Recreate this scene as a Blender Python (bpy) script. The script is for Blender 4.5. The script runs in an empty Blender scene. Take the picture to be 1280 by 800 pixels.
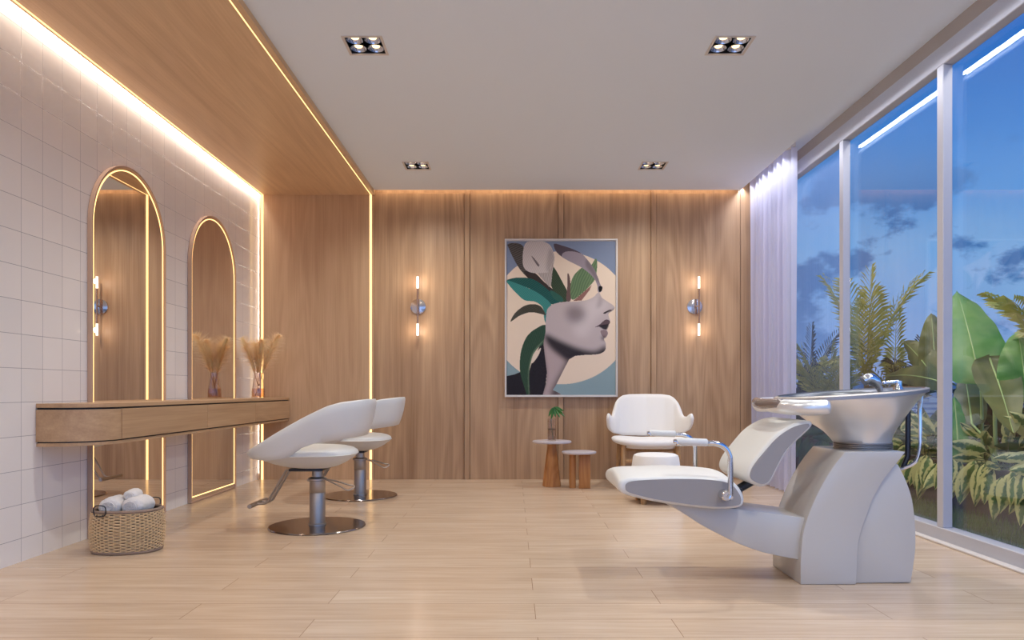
import bpy, bmesh, math, random
import numpy as np
from mathutils import Vector, Matrix, noise
sc = bpy.context.scene
PI = math.pi
F, CX, CY, H = 905.0, 641.0, 488.0, 0.866      # focal length and vanishing point of the 1280x800 photograph, eye height
CEIL = 2.80
# ------------------------------------------------------------------ camera
cd = bpy.data.cameras.new('camera'); cam = bpy.data.objects.new('camera', cd); sc.collection.objects.link(cam)
cam.location = (0, 0, H); cam.rotation_euler = (PI/2, 0, 0)
cd.sensor_width = 36; cd.lens = F/1280*36; cd.shift_x = -1/1280; cd.shift_y = 88/1280
cd.clip_start = .05; cd.clip_end = 20000
sc.camera = cam
sc.view_settings.view_transform = 'Standard'; sc.view_settings.look = 'None'
sc.view_settings.exposure = 0.0; sc.view_settings.gamma = 1; sc.view_settings.use_curve_mapping = False
sc.cycles.use_denoising = True; sc.cycles.max_bounces = 8; sc.cycles.transparent_max_bounces = 16
sc.cycles.sample_clamp_indirect = 4
# ------------------------------------------------------------------ light levels
E_DOWN, E_CURT, E_WALLCOVE, E_BACKCOVE, E_CORNER, E_PLANT_FILL = 70, 48, 44, 3.5, 2, 90
LED_S, SKY_S, REAR_SKY_FILL = 2.6, 1.1, 1.9
WARM = (.975, .98, .925)
# ------------------------------------------------------------------ node helpers
def srgb(r, g, b):
    f = lambda c: (c/255/12.92) if c/255 <= .04045 else ((c/255+.055)/1.055)**2.4
    return (f(r), f(g), f(b), 1)
class NT:
    def __init__(s, tree): s.t = tree; s.n = tree.nodes; s.l = tree.links
    def add(s, kind, **kw):
        n = s.n.new(kind)
        for k, v in kw.items(): setattr(n, k, v)
        return n
    def put(s, sock, v):
        if isinstance(v, bpy.types.NodeSocket): s.l.new(v, sock)
        elif isinstance(v, (tuple, list)) and len(v) == 3 and sock.type == 'RGBA': sock.default_value = (*v, 1)
        else: sock.default_value = v
    def math(s, op, a, b=0.0, c=None):
        n = s.add('ShaderNodeMath', operation=op); s.put(n.inputs[0], a); s.put(n.inputs[1], b)
        if c is not None: s.put(n.inputs[2], c)
        return n.outputs[0]
    def vmath(s, op, a, b):
        n = s.add('ShaderNodeVectorMath', operation=op); s.put(n.inputs[0], a); s.put(n.inputs[1], b); return n.outputs[0]
    def noise(s, vec, scale, detail=2, rough=.5, dist=0):
        n = s.add('ShaderNodeTexNoise'); s.put(n.inputs['Vector'], vec); n.inputs['Scale'].default_value = scale
        n.inputs['Detail'].default_value = detail; n.inputs['Roughness'].default_value = rough; n.inputs['Distortion'].default_value = dist
        return n.outputs['Fac']
    def mix(s, f, a, b, blend='MIX'):
        n = s.add('ShaderNodeMix', data_type='RGBA', blend_type=blend); s.put(n.inputs[0], f); s.put(n.inputs[6], a); s.put(n.inputs[7], b); return n.outputs[2]
    def ramp(s, f, stops):
        n = s.add('ShaderNodeValToRGB'); s.put(n.inputs[0], f); e = n.color_ramp.elements
        while len(e) < len(stops): e.new(.5)
        for q, (p, c) in zip(e, stops): q.position = p; q.color = c
        return n.outputs[0]
    def bump(s, h, strength=.2, dist=.01):
        n = s.add('ShaderNodeBump'); n.inputs['Strength'].default_value = strength; n.inputs['Distance'].default_value = dist; s.put(n.inputs['Height'], h); return n.outputs[0]
def material(name):
    m = bpy.data.materials.new(name); m.use_nodes = True; nt = NT(m.node_tree)
    return m, nt, nt.n['Principled BSDF'], nt.n['Material Output']
def plain(name, col, rough=.5, metal=0, coat=0, sheen=0, vary=0, vscale=8, bump=0, bscale=80, trans=0):
    m, nt, b, o = material(name)
    b.inputs['Base Color'].default_value = col; b.inputs['Roughness'].default_value = rough
    b.inputs['Metallic'].default_value = metal; b.inputs['Coat Weight'].default_value = coat; b.inputs['Sheen Weight'].default_value = sheen
    tc = nt.add('ShaderNodeTexCoord').outputs['Object']
    if vary:
        n = nt.noise(tc, vscale, 3)
        nt.put(b.inputs['Base Color'], nt.mix(nt.math('MULTIPLY', n, vary), col, tuple(c*.45 for c in col[:3])))
    if bump: nt.put(b.inputs['Normal'], nt.bump(nt.noise(tc, bscale, 3), bump, .004))
    return m
def emit(name, col, strength):
    m, nt, b, o = material(name); nt.n.remove(b)
    e = nt.add('ShaderNodeEmission'); e.inputs[0].default_value = (*col[:3], 1); e.inputs[1].default_value = strength
    nt.l.new(e.outputs[0], o.inputs['Surface']); return m
def wood(name, dark, light, axis=2, rough=.42, scale=1.0, ringamt=.10, coat=0):
    m, nt, b, o = material(name)
    tc = nt.add('ShaderNodeTexCoord').outputs['Object']; rnd = nt.add('ShaderNodeObjectInfo').outputs['Random']
    off = nt.add('ShaderNodeCombineXYZ'); k = nt.math('MULTIPLY', rnd, 37.0)
    for i in range(3): nt.put(off.inputs[i], k)
    p = nt.vmath('ADD', tc, off.outputs[0])
    s1 = [1.0]*3; s1[axis] = .13; s2 = [1.0]*3; s2[axis] = .018
    a = nt.vmath('MULTIPLY', p, tuple(s1)); f = nt.vmath('MULTIPLY', p, tuple(s2))
    n1 = nt.noise(a, 2.4*scale, 2, .5, .4)
    ring = nt.math('SINE', nt.math('MULTIPLY', n1, 75.0))
    n2 = nt.noise(f, 95*scale, 3, .6); n3 = nt.noise(f, 14*scale, 2)
    v = nt.math('ADD', nt.math('MULTIPLY', ring, ringamt), nt.math('MULTIPLY', n2, .55))
    v = nt.math('ADD', v, nt.math('MULTIPLY', n3, .55)); v = nt.math('ADD', v, nt.math('MULTIPLY', n1, .3))
    c = nt.ramp(v, [(.42, dark), (.95, light)])
    nt.put(b.inputs['Base Color'], c); b.inputs['Roughness'].default_value = rough; b.inputs['Coat Weight'].default_value = coat
    nt.put(b.inputs['Normal'], nt.bump(n2, .08, .002))
    return m
def thin_glass(name, tint=(1, 1, 1), f0=.05, rough=0.0, gain=1.0):
    m, nt, b, o = material(name); nt.n.remove(b)
    lw = nt.add('ShaderNodeLayerWeight'); lw.inputs[0].default_value = .5
    geo = nt.add('ShaderNodeNewGeometry')
    d = nt.add('ShaderNodeVectorMath', operation='DOT_PRODUCT'); nt.put(d.inputs[0], geo.outputs['Normal']); nt.put(d.inputs[1], geo.outputs['Incoming'])
    c = nt.math('SUBTRACT', 1.0, nt.math('ABSOLUTE', d.outputs['Value']))
    fr = nt.math('MINIMUM', nt.math('MULTIPLY_ADD', nt.math('POWER', c, 5.0), 1-f0, f0), 1.0)
    t = nt.add('ShaderNodeBsdfTransparent'); t.inputs[0].default_value = (*tint, 1)
    g = nt.add('ShaderNodeBsdfGlossy'); g.inputs['Roughness'].default_value = rough
    x = nt.add('ShaderNodeMixShader'); nt.put(x.inputs[0], fr); nt.l.new(t.outputs[0], x.inputs[1]); nt.l.new(g.outputs[0], x.inputs[2])
    nt.l.new(x.outputs[0], o.inputs['Surface']); return m
def leafmat(name, c1, c2, edge=None, rough=.4, trans=.35, scale=10):
    m, nt, b, o = material(name)
    tc = nt.add('ShaderNodeTexCoord')
    n = nt.noise(tc.outputs['Object'], scale, 3)
    col = nt.mix(nt.ramp(n, [(.35, (0, 0, 0, 1)), (.65, (1, 1, 1, 1))]), c1, c2)
    if edge is not None:                                   # variegated leaf: pale towards the margin (u of the leaf's own uv)
        uv = nt.add('ShaderNodeUVMap').outputs[0]; sp = nt.add('ShaderNodeSeparateXYZ'); nt.put(sp.inputs[0], uv)
        e = nt.math('ADD', nt.math('ABSOLUTE', nt.math('SUBTRACT', sp.outputs[0], .5)), nt.math('MULTIPLY', nt.math('SUBTRACT', nt.noise(tc.outputs['Object'], 45, 2), .5), .5))
        col = nt.mix(nt.ramp(e, [(.17, (0, 0, 0, 1)), (.27, (1, 1, 1, 1))]), col, edge)
    nt.put(b.inputs['Base Color'], col); b.inputs['Roughness'].default_value = rough
    tr = nt.add('ShaderNodeBsdfTranslucent'); nt.put(tr.inputs[0], col)
    x = nt.add('ShaderNodeMixShader'); x.inputs[0].default_value = trans
    nt.l.new(b.outputs[0], x.inputs[1]); nt.l.new(tr.outputs[0], x.inputs[2]); nt.l.new(x.outputs[0], o.inputs['Surface'])
    return m
# ------------------------------------------------------------------ sky at dusk with grey-blue clouds
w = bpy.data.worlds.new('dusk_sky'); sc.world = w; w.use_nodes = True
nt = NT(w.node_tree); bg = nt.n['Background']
dirv = nt.add('ShaderNodeTexCoord').outputs['Generated']
sp = nt.add('ShaderNodeSeparateXYZ'); nt.put(sp.inputs[0], dirv); z = sp.outputs[2]
grad = nt.ramp(z, [(0.0, srgb(138, 160, 208)), (.07, srgb(126, 162, 218)), (.17, srgb(106, 166, 224)), (.27, srgb(72, 142, 216)), (.42, srgb(38, 106, 194)), (1.0, srgb(30, 75, 150))])
cv = nt.vmath('MULTIPLY', dirv, (1, 1, 1.5))
n1 = nt.noise(cv, 7.5, 7, .60, .05); n2 = nt.noise(nt.vmath('ADD', cv, (4.3, 1.1, 7.7)), 2.6, 5, .6)
band = nt.ramp(z, [(.0, (0, 0, 0, 1)), (.05, (.6, .6, .6, 1)), (.12, (1, 1, 1, 1)), (.2, (1, 1, 1, 1)), (.30, (0, 0, 0, 1))])
cl = nt.ramp(n1, [(.505, (0, 0, 0, 1)), (.56, (1, 1, 1, 1))])
lightc = nt.ramp(n2, [(.42, (0, 0, 0, 1)), (.68, (.5, .5, .5, 1))])
c0 = nt.mix(nt.math('MULTIPLY', lightc, band), grad, srgb(160, 190, 222))
c1 = nt.mix(nt.math('MULTIPLY', nt.math('MULTIPLY', cl, band), .85), c0, srgb(52, 104, 166))
nt.put(bg.inputs[0], c1)     # sky raised behind the camera, out of view, as added fill for the room
nt.put(bg.inputs[1], nt.math('MULTIPLY_ADD', nt.math('POWER', nt.math('MAXIMUM', nt.math('MULTIPLY', sp.outputs[1], -1.0), 0.0), .7), REAR_SKY_FILL, SKY_S))
# ------------------------------------------------------------------ lights
def area(name, loc, size, sizey, rot, power, col=WARM, spread=PI):
    l = bpy.data.lights.new(name, 'AREA'); l.shape = 'RECTANGLE'; l.size = size; l.size_y = sizey; l.energy = power; l.color = col; l.spread = spread
    o = bpy.data.objects.new(name, l); o.location = loc; o.rotation_euler = rot; sc.collection.objects.link(o); return o
def spot(name, loc, power, col=WARM, size=2.6, blend=.9, r=.04, parent=None):
    l = bpy.data.lights.new(name, 'SPOT'); l.energy = power; l.color = col; l.spot_size = size; l.spot_blend = blend; l.shadow_soft_size = r
    o = bpy.data.objects.new(name, l); o.location = loc; sc.collection.objects.link(o)
    if parent: o.parent = parent
    return o
def point(name, loc, power, col=WARM, r=.03, parent=None):
    l = bpy.data.lights.new(name, 'POINT'); l.energy = power; l.color = col; l.shadow_soft_size = r
    o = bpy.data.objects.new(name, l); o.location = loc; sc.collection.objects.link(o)
    if parent: o.parent = parent
    return o
area('curtain_pocket_light', (2.225, 2.6, 2.83), .03, 9.0, (0, 0, 0), E_CURT, (.86, .90, 1), 2.7)
area('tile_wall_cove_light', (-2.467, 2.5, 2.804), .022, 9.2, (0, 0, 0), E_WALLCOVE, (1, .90, .82))
area('panel_wall_cove_light', (.42, 7.0, 2.86), 3.5, .02, (0, 0, 0), E_BACKCOVE, (1, .72, .46))
area('corner_cove_light', (-2.4735, 7.13, 1.4), .02, 2.7, (-PI/2, 0, 0), E_CORNER, (1, .88, .74))
area('plant_fill_light', (2.665, 5.0, 2.93), .04, 7.0, (0, math.radians(-28), 0), E_PLANT_FILL, (1, .93, .80))  # added lamp, hidden by the window head, to brighten the plants
# ------------------------------------------------------------------ mesh helpers
C = sc.collection
class MB:
    def __init__(s): s.v = []; s.f = []; s.uv = {}
    def _add(s, vs, fs):
        k = len(s.v); s.v += [tuple(p) for p in vs]; s.f += [tuple(i+k for i in f) for f in fs]; return s
    def box(s, x0, x1, y0, y1, z0, z1):
        x0, x1 = sorted((x0, x1)); y0, y1 = sorted((y0, y1)); z0, z1 = sorted((z0, z1))
        return s._add([(x0,y0,z0),(x1,y0,z0),(x1,y1,z0),(x0,y1,z0),(x0,y0,z1),(x1,y0,z1),(x1,y1,z1),(x0,y1,z1)],
                      [(0,3,2,1),(4,5,6,7),(0,1,5,4),(1,2,6,5),(2,3,7,6),(3,0,4,7)])
    def rings(s, rs, cap0=True, cap1=True, close=False):
        n = len(rs[0]); vs = [p for r in rs for p in r]; fs = []
        m = len(rs)
        for i in range(m-1 + (1 if close else 0)):
            a = i*n; b = ((i+1) % m)*n
            for j in range(n): j2 = (j+1) % n; fs.append((a+j, a+j2, b+j2, b+j))
        if not close:
            if cap0: fs.append(tuple(range(n-1, -1, -1)))
            if cap1: fs.append(tuple((m-1)*n+j for j in range(n)))
        return s._add(vs, fs)
    def lathe(s, prof, c=(0, 0, 0), n=32, cap0=True, cap1=True, sx=1, sy=1):
        return s.rings([[(c[0]+r*sx*math.cos(2*PI*j/n), c[1]+r*sy*math.sin(2*PI*j/n), c[2]+z) for j in range(n)] for r, z in prof], cap0, cap1)
    def tube(s, pts, r, n=10, flat=1.0, cap=True):
        pts = [Vector(p) for p in pts]; m = len(pts); rs = []
        rr = r if isinstance(r, (list, tuple)) else [r]*m
        t = (pts[1]-pts[0]).normalized(); up = Vector((0, 0, 1)) if abs(t.z) < .9 else Vector((1, 0, 0))
        u = t.cross(up).normalized()
        for i in range(m):
            t = (pts[min(i+1, m-1)]-pts[max(i-1, 0)]).normalized()
            u = (u - t*u.dot(t)).normalized(); v = t.cross(u)
            rs.append([pts[i] + u*rr[i]*math.cos(2*PI*j/n) + v*rr[i]*flat*math.sin(2*PI*j/n) for j in range(n)])
        return s.rings(rs, cap, cap)
    def prism(s, out, d0, d1, plane='xz'):
        def P(a, b, d): return {'xz': (a, d, b), 'xy': (a, b, d), 'yz': (d, a, b)}[plane]
        return s.rings([[P(a, b, d0) for a, b in out], [P(a, b, d1) for a, b in out]])
    def ribbon(s, outer, inner, d0, d1, plane='yz', close=True):
        def P(a, b, d): return {'xz': (a, d, b), 'xy': (a, b, d), 'yz': (d, a, b)}[plane]
        rs = [[P(*o, d0), P(*o, d1), P(*i, d1), P(*i, d0)] for o, i in zip(outer, inner)]
        return s.rings(rs, close=close)
    def grid(s, fn, nu, nv, closeu=False):
        k = len(s.v)
        for i in range(nu+1):
            for j in range(nv+1): s.v.append(tuple(fn(i/nu, j/nv)))
        for i in range(nu):
            for j in range(nv):
                a = k+i*(nv+1)+j; s.f.append((a, a+nv+1, a+nv+2, a+1)); s.uv[len(s.f)-1] = ((i/nu, j/nv), ((i+1)/nu, j/nv), ((i+1)/nu, (j+1)/nv), (i/nu, (j+1)/nv))
        return s
    def build(s, name, mat, parent=None, off=(0, 0, 0), smooth=True, bevel=0, seg=2, sub=0, ang=38, weld=False, normals=True):
        me = bpy.data.meshes.new(name)
        me.from_pydata([(x-off[0], y-off[1], z-off[2]) for x, y, z in s.v], [], s.f)
        if s.uv:
            l = me.uv_layers.new(name='UVMap')
            for p in me.polygons:
                q = s.uv.get(p.index)
                if q:
                    for li, t in zip(p.loop_indices, q): l.data[li].uv = t
        if bevel or weld or normals:
            bm = bmesh.new(); bm.from_mesh(me)
            if weld: bmesh.ops.remove_doubles(bm, verts=bm.verts, dist=1e-5)
            if normals: bmesh.ops.recalc_face_normals(bm, faces=bm.faces)
            if bevel:
                es = [e for e in bm.edges if len(e.link_faces) == 2 and e.calc_face_angle(0) > math.radians(32)]
                bmesh.ops.bevel(bm, geom=es, offset=bevel, segments=seg, affect='EDGES', profile=.5, clamp_overlap=True)
            bm.to_mesh(me); bm.free()
        if smooth:
            me.shade_smooth(); me.set_sharp_from_angle(angle=math.radians(ang))
        o = bpy.data.objects.new(name, me); C.objects.link(o)
        for m in (mat if isinstance(mat, list) else [mat]): me.materials.append(m)
        if sub:
            md = o.modifiers.new('sub', 'SUBSURF'); md.levels = md.render_levels = sub
        if parent is not None: o.parent = parent
        else: o.location = off
        return o
def spline(pts, k=6, closed=True):
    n = len(pts); out = []
    P = [Vector(p) for p in pts]
    for i in range(n if closed else n-1):
        if closed: a, b, c, d = P[i-1], P[i], P[(i+1) % n], P[(i+2) % n]
        else: a, b, c, d = P[max(i-1, 0)], P[i], P[i+1], P[min(i+2, n-1)]
        for j in range(k):
            t = j/k; out.append(tuple(.5*((2*b)+(c-a)*t+(2*a-5*b+4*c-d)*t*t+(3*b-a-3*c+d)*t**3)))
    if not closed: out.append(tuple(P[-1]))
    return out
def lerp(x, tab):
    if x <= tab[0][0]: return tab[0][1]
    for (a, u), (b, v) in zip(tab, tab[1:]):
        if x <= b: t = (x-a)/(b-a); return u+(v-u)*t
    return tab[-1][1]
def thing(name, label, cat, loc=(0, 0, 0), rz=0, group=None):
    o = bpy.data.objects.new(name, None); C.objects.link(o); o.location = loc; o.rotation_euler = (0, 0, rz); o.empty_display_size = .1
    return tag(o, label, cat, group)
def tag(o, label, cat, group=None, kind=None):
    o['label'] = label; o['category'] = cat
    if group: o['group'] = group
    if kind: o['kind'] = kind
    return o
def struct(o, label=None):
    o['kind'] = 'structure'
    if label: o['label'] = label
    return o
def copy_tree(o, parent=None):
    c = o.copy(); C.objects.link(c)
    if parent is not None: c.parent = parent
    for ch in [q for q in bpy.data.objects if q.parent == o]: copy_tree(ch, c)
    return c
# ------------------------------------------------------------------ materials
M = {}
M['panel'] = wood('panel_wood', srgb(152, 116, 84), srgb(196, 160, 124), 2, .45, ringamt=.075)
M['soffit'] = wood('soffit_wood', srgb(204, 166, 126), srgb(230, 196, 156), 1, .40, ringamt=.05)
M['console'] = wood('console_wood', srgb(166, 130, 96), srgb(198, 162, 124), 1, .42, ringamt=.05)
M['table_wood'] = wood('stained_wood', srgb(156, 98, 48), srgb(188, 130, 76), 2, .5, 2)
M['chair_wood'] = wood('oak', srgb(152, 112, 70), srgb(190, 150, 104), 2, .5, 2)
M['plaster'] = plain('plaster', srgb(232, 240, 250), .85, bump=.03, bscale=200)
M['taupe'] = plain('taupe_paint', srgb(170, 152, 138), .5)
M['white'] = plain('white_paint', srgb(214, 206, 200), .45)
M['frame'] = plain('window_frame_paint', srgb(188, 186, 192), .4)
M['leather'] = plain('white_leather', srgb(220, 217, 212), .42, bump=.05, bscale=300)
M['boucle'] = plain('white_boucle', srgb(232, 226, 220), .85, sheen=.2, bump=.25, bscale=260)
M['greyside'] = plain('grey_upholstery', srgb(150, 144, 142), .6, bump=.05, bscale=300)
M['gloss'] = plain('white_gloss', srgb(194, 187, 179), .20, coat=.15)
M['chrome'] = plain('chrome', (.72, .72, .73, 1), .12, 1)
M['steel'] = plain('brushed_steel', (.44, .39, .35, 1), .42, 1)
M['base'] = plain('dark_steel', (.30, .26, .24, 1), .14, 1)
M['silver'] = plain('silver_glaze', srgb(232, 231, 229), .28, .62, coat=.2)
M['bowl'] = plain('bowl_painted_dark', (.12, .13, .15, 1), .3, .3)  # the dark reflection inside the basin is put into this colour
M['darkmetal'] = plain('dark_metal', (.05, .05, .055, 1), .3, .8)
M['black'] = plain('black', (.012, .012, .013, 1), .5)
M['brass'] = plain('rose_brass', (.62, .38, .24, 1), .25, 1)
M['plate'] = plain('polished_plate', (.72, .66, .62, 1), .16, 1)
M['mirror'] = plain('mirror', (.84, .80, .76, 1), .01, 1)
M['bronze'] = plain('bronze_frame', srgb(196, 164, 142), .35, .2)
M['led'] = emit('warm_led', (1, .60, .235), LED_S)
M['lamp'] = emit('lamp_face', (1, .70, .38), 2.6)
M['tubelamp'] = emit('frosted_tube_light', (1, .86, .74), 2.6)
M['glass'] = thin_glass('window_glass', (.95, .97, 1), .07)
M['vase'] = thin_glass('smoked_glass', (.96, .91, .86), .06)
M['clear'] = thin_glass('clear_glass', (.93, .90, .88), .06)
M['amber'] = thin_glass('amber_glass', (.92, .74, .56), .10)
M['marble'] = plain('pale_stone', srgb(196, 186, 190), .35, vary=.12, vscale=14)
M['towel'] = plain('towel', srgb(218, 212, 208), .95, sheen=.4, bump=.8, bscale=160)
M['wicker'] = plain('wicker', srgb(228, 194, 148), .6, vary=.35, vscale=30)
M['gap_shade'] = plain('basket_gap_shade', srgb(48, 32, 24), .9)  # near-black colour stands in for the shade between the strands
M['rim'] = plain('basket_rim', srgb(150, 126, 108), .7, vary=.3, vscale=60)
M['gel'] = plain('neck_gel', srgb(120, 104, 98), .25, coat=.4)
M['pampas'] = leafmat('pampas_fluff', (1, .91, .70, 1), (1, .76, .46, 1), trans=.55, rough=.8)
M['pampas_stem'] = plain('dry_stem', srgb(170, 110, 60), .7)
M['palm'] = leafmat('palm_leaf', srgb(146, 150, 58), srgb(190, 178, 84))
M['palmdark'] = leafmat('dark_palm_leaf', srgb(38, 56, 44), srgb(62, 78, 54))
M['banana'] = leafmat('banana_leaf', srgb(96, 158, 66), srgb(150, 190, 96), scale=4, trans=.45)
M['bananaold'] = leafmat('olive_banana_leaf', srgb(96, 104, 52), srgb(134, 136, 74), scale=4)
M['rib'] = plain('leaf_rib', srgb(168, 186, 110), .5)
M['var'] = leafmat('variegated_leaf', srgb(52, 92, 40), srgb(96, 128, 58), edge=srgb(214, 206, 130))
M['fern'] = leafmat('deep_green_leaf', srgb(40, 84, 46), srgb(70, 112, 60))
M['pot_leaf'] = leafmat('cut_leaf', srgb(30, 86, 40), srgb(62, 120, 58), trans=.2)
M['stem'] = plain('green_stem', srgb(70, 88, 48), .6)
M['trunk'] = plain('palm_trunk', srgb(96, 78, 54), .8, vary=.5)
M['soil'] = plain('soil', srgb(52, 42, 36), .95, vary=.5, vscale=30, bump=.6, bscale=40)
M['planter'] = plain('planter_box', srgb(72, 58, 52), .6, vary=.3, vscale=3)
M['lawn'] = plain('lawn_soil', srgb(54, 62, 36), .95, vary=.5, vscale=30)
M['grass'] = leafmat('grass_blade', srgb(74, 94, 44), srgb(104, 120, 62))
M['parapet'] = plain('parapet_render', srgb(220, 220, 230), .7)
M['deck'] = plain('terrace_floor', srgb(120, 112, 108), .7, vary=.2)
def curtain_mat():
    m, nt, b, o = material('sheer_curtain')
    b.inputs['Base Color'].default_value = srgb(232, 228, 240); b.inputs['Roughness'].default_value = .8
    tr = nt.add('ShaderNodeBsdfTranslucent'); tr.inputs[0].default_value = srgb(226, 226, 246)
    tp = nt.add('ShaderNodeBsdfTransparent')
    x = nt.add('ShaderNodeMixShader'); x.inputs[0].default_value = .5; nt.l.new(b.outputs[0], x.inputs[1]); nt.l.new(tr.outputs[0], x.inputs[2])
    y = nt.add('ShaderNodeMixShader'); y.inputs[0].default_value = .22; nt.l.new(x.outputs[0], y.inputs[1]); nt.l.new(tp.outputs[0], y.inputs[2])
    nt.l.new(y.outputs[0], o.inputs['Surface']); return m
M['curtain'] = curtain_mat()
def tile_mat():
    m, nt, b, o = material('glazed_tile')
    g = nt.add('ShaderNodeNewGeometry').outputs['Position']; s = nt.add('ShaderNodeSeparateXYZ'); nt.put(s.inputs[0], g)
    cb = nt.add('ShaderNodeCombineXYZ'); nt.put(cb.inputs[0], nt.math('ADD', s.outputs[1], .014)); nt.put(cb.inputs[1], nt.math('ADD', s.outputs[2], 10.03))
    br = nt.add('ShaderNodeTexBrick'); br.offset = 0; br.squash = 1; nt.put(br.inputs['Vector'], cb.outputs[0])
    br.inputs['Color1'].default_value = srgb(240, 233, 227); br.inputs['Color2'].default_value = srgb(248, 240, 233); br.inputs['Mortar'].default_value = srgb(158, 150, 152)
    br.inputs['Scale'].default_value = 1; br.inputs['Mortar Size'].default_value = .0012; br.inputs['Mortar Smooth'].default_value = .1
    br.inputs['Brick Width'].default_value = .167; br.inputs['Row Height'].default_value = .172
    n = nt.noise(g, 2.2, 3)
    nt.put(b.inputs['Base Color'], nt.mix(nt.math('MULTIPLY', n, .25), br.outputs[0], srgb(206, 200, 204)))
    b.inputs['Roughness'].default_value = .16; b.inputs['IOR'].default_value = 1.45
    h = nt.math('SUBTRACT', nt.math('MULTIPLY', nt.noise(g, 7, 2), .6), nt.math('MULTIPLY', br.outputs['Fac'], .35))
    nt.put(b.inputs['Normal'], nt.bump(h, .25, .01)); return m
M['tile'] = tile_mat()
def floor_mat():
    m, nt, b, o = material('plank_floor')
    g = nt.add('ShaderNodeNewGeometry').outputs['Position']
    def brick(c1, c2, mo):
        br = nt.add('ShaderNodeTexBrick'); br.offset = .38; br.offset_frequency = 2; br.squash = 1; nt.put(br.inputs['Vector'], nt.vmath('ADD', g, (10.2, 10.06, 0)))
        br.inputs['Color1'].default_value = c1; br.inputs['Color2'].default_value = c2; br.inputs['Mortar'].default_value = mo
        br.inputs['Scale'].default_value = 1; br.inputs['Mortar Size'].default_value = .0012; br.inputs['Mortar Smooth'].default_value = .2
        br.inputs['Brick Width'].default_value = 1.35; br.inputs['Row Height'].default_value = .2; br.inputs['Bias'].default_value = 0; return br
    rnd = brick((0, 0, 0, 1), (1, 1, 1, 1), (.5, .5, .5, 1))
    k = nt.vmath('MULTIPLY', rnd.outputs[0], (23.0, 31.0, 11.0)); p = nt.vmath('ADD', g, k)
    f = nt.vmath('MULTIPLY', p, (.05, 1, 1)); n2 = nt.noise(f, 60, 4, .65); n3 = nt.noise(nt.vmath('MULTIPLY', p, (.12, 1, 1)), 12, 2, .5, .6)
    v = nt.math('ADD', nt.math('MULTIPLY', n2, .6), nt.math('MULTIPLY', n3, .4))
    v = nt.math('ADD', v, nt.math('MULTIPLY', nt.math('SUBTRACT', nt.add('ShaderNodeSeparateColor').outputs[0], 0.0), 0.0))
    c = nt.ramp(v, [(.30, srgb(190, 164, 138)), (.50, srgb(205, 180, 154)), (.70, srgb(216, 193, 169))])
    tint = brick(srgb(250, 247, 244), srgb(255, 255, 255), srgb(168, 142, 120))
    nt.put(b.inputs['Base Color'], nt.mix(1.0, c, tint.outputs[0], 'MULTIPLY'))
    nt.put(b.inputs['Roughness'], nt.math('MULTIPLY_ADD', n3, .12, .17))
    nt.put(b.inputs['Normal'], nt.bump(nt.math('SUBTRACT', nt.math('MULTIPLY', n2, .1), rnd.outputs['Fac']), .12, .002)); return m
M['floor'] = floor_mat()
# ------------------------------------------------------------------ room shell
XL, XR, YB, YF = -2.485, 2.5, 7.06, -2.2
struct(MB().box(XL-.15, 2.56, YF-.15, YB+.2, -.08, 0).build('floor', M['floor'], smooth=False), 'light wooden plank floor')
struct(MB().box(XL-.12, XL, YF-.1, YB+.2, 0, 2.95).build('wall_left', M['tile'], smooth=False), 'white glazed square tile wall')
struct(MB().box(XL-.12, 2.6, YF-.12, YF, 2.6, 2.95).box(XL-.12, XL+.3, YF-.12, YF, 0, 2.6).box(2.2, 2.6, YF-.12, YF, 0, 2.6).box(XL+.3, 2.2, YF-.12, YF, 0, .1).build('wall_front', M['plaster'], smooth=False))
struct(MB().box(XL+.3, 2.2, YF-.07, YF-.06, .1, 2.6).build('window_20', M['glass'], smooth=False), 'unseen window added behind the camera to let in fill light')  # unseen glazing added so sky light fills the room from behind
wb = struct(MB().box(-2.462, 2.6, YB, YB+.2, 0, 2.95).box(XL-.12, -2.462, YB+.14, YB+.2, 0, 2.95).build('wall_back', M['panel'], smooth=False), 'wood clad end wall')
struct(MB().box(XL-.12, 2.62, YF-.12, YB+.2, 2.95, 3.02).build('ceiling_slab', M['plaster'], smooth=False))
# ceiling with square openings for the downlights
FIX = [(-.826, 4.06), (1.216, 4.06), (-.826, 6.23), (1.206, 6.23), (-.826, 1.89), (1.216, 1.89), (-.826, -.28), (1.216, -.28)]
hw = .10
xs = sorted({-1.34, 2.2} | {x+s for x in (-.826, 1.21) for s in (-hw, hw)}); ys = sorted({YF, 6.985} | {y+s for _, y in FIX for s in (-hw, hw)})
c = MB()
for i in range(len(xs)-1):
    for j in range(len(ys)-1):
        if i in (1, 3) and any(abs((ys[j]+ys[j+1])/2-y) < .02 for _, y in FIX): continue
        c._add([(xs[i], ys[j], CEIL), (xs[i], ys[j+1], CEIL), (xs[i+1], ys[j+1], CEIL), (xs[i+1], ys[j], CEIL)], [(0, 1, 2, 3)])
for X in (2.2,): c.box(X-.004, X, YF, YB, CEIL+.0005, CEIL+.03)
c.box(-1.352, 2.2, 6.981, 6.985, CEIL+.0005, CEIL+.05)
struct(c.build('ceiling', M['plaster'], smooth=False, weld=True, normals=False), 'smooth white plaster ceiling')
# wood cladding on the end wall
ex = [-1.355, -.47, .443, 1.345, 2.215]
for a, b in zip(ex, ex[1:]):
    o = MB().box(a+.003+(.05 if a > -1 else 0), b-.003, 7.045, YB, 0, 2.785).build('wood_panel', M['panel'], wb, smooth=False, bevel=.002, seg=1)
for x in (-.445, .468, 1.37): MB().box(x-.024, x+.024, 7.03, YB, 0, 2.93).build('wood_batten', M['panel'], wb, smooth=False)
MB().box(2.218, 2.5, 7.05, YB, 0, 2.93).build('wood_panel', M['panel'], wb, smooth=False)
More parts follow.
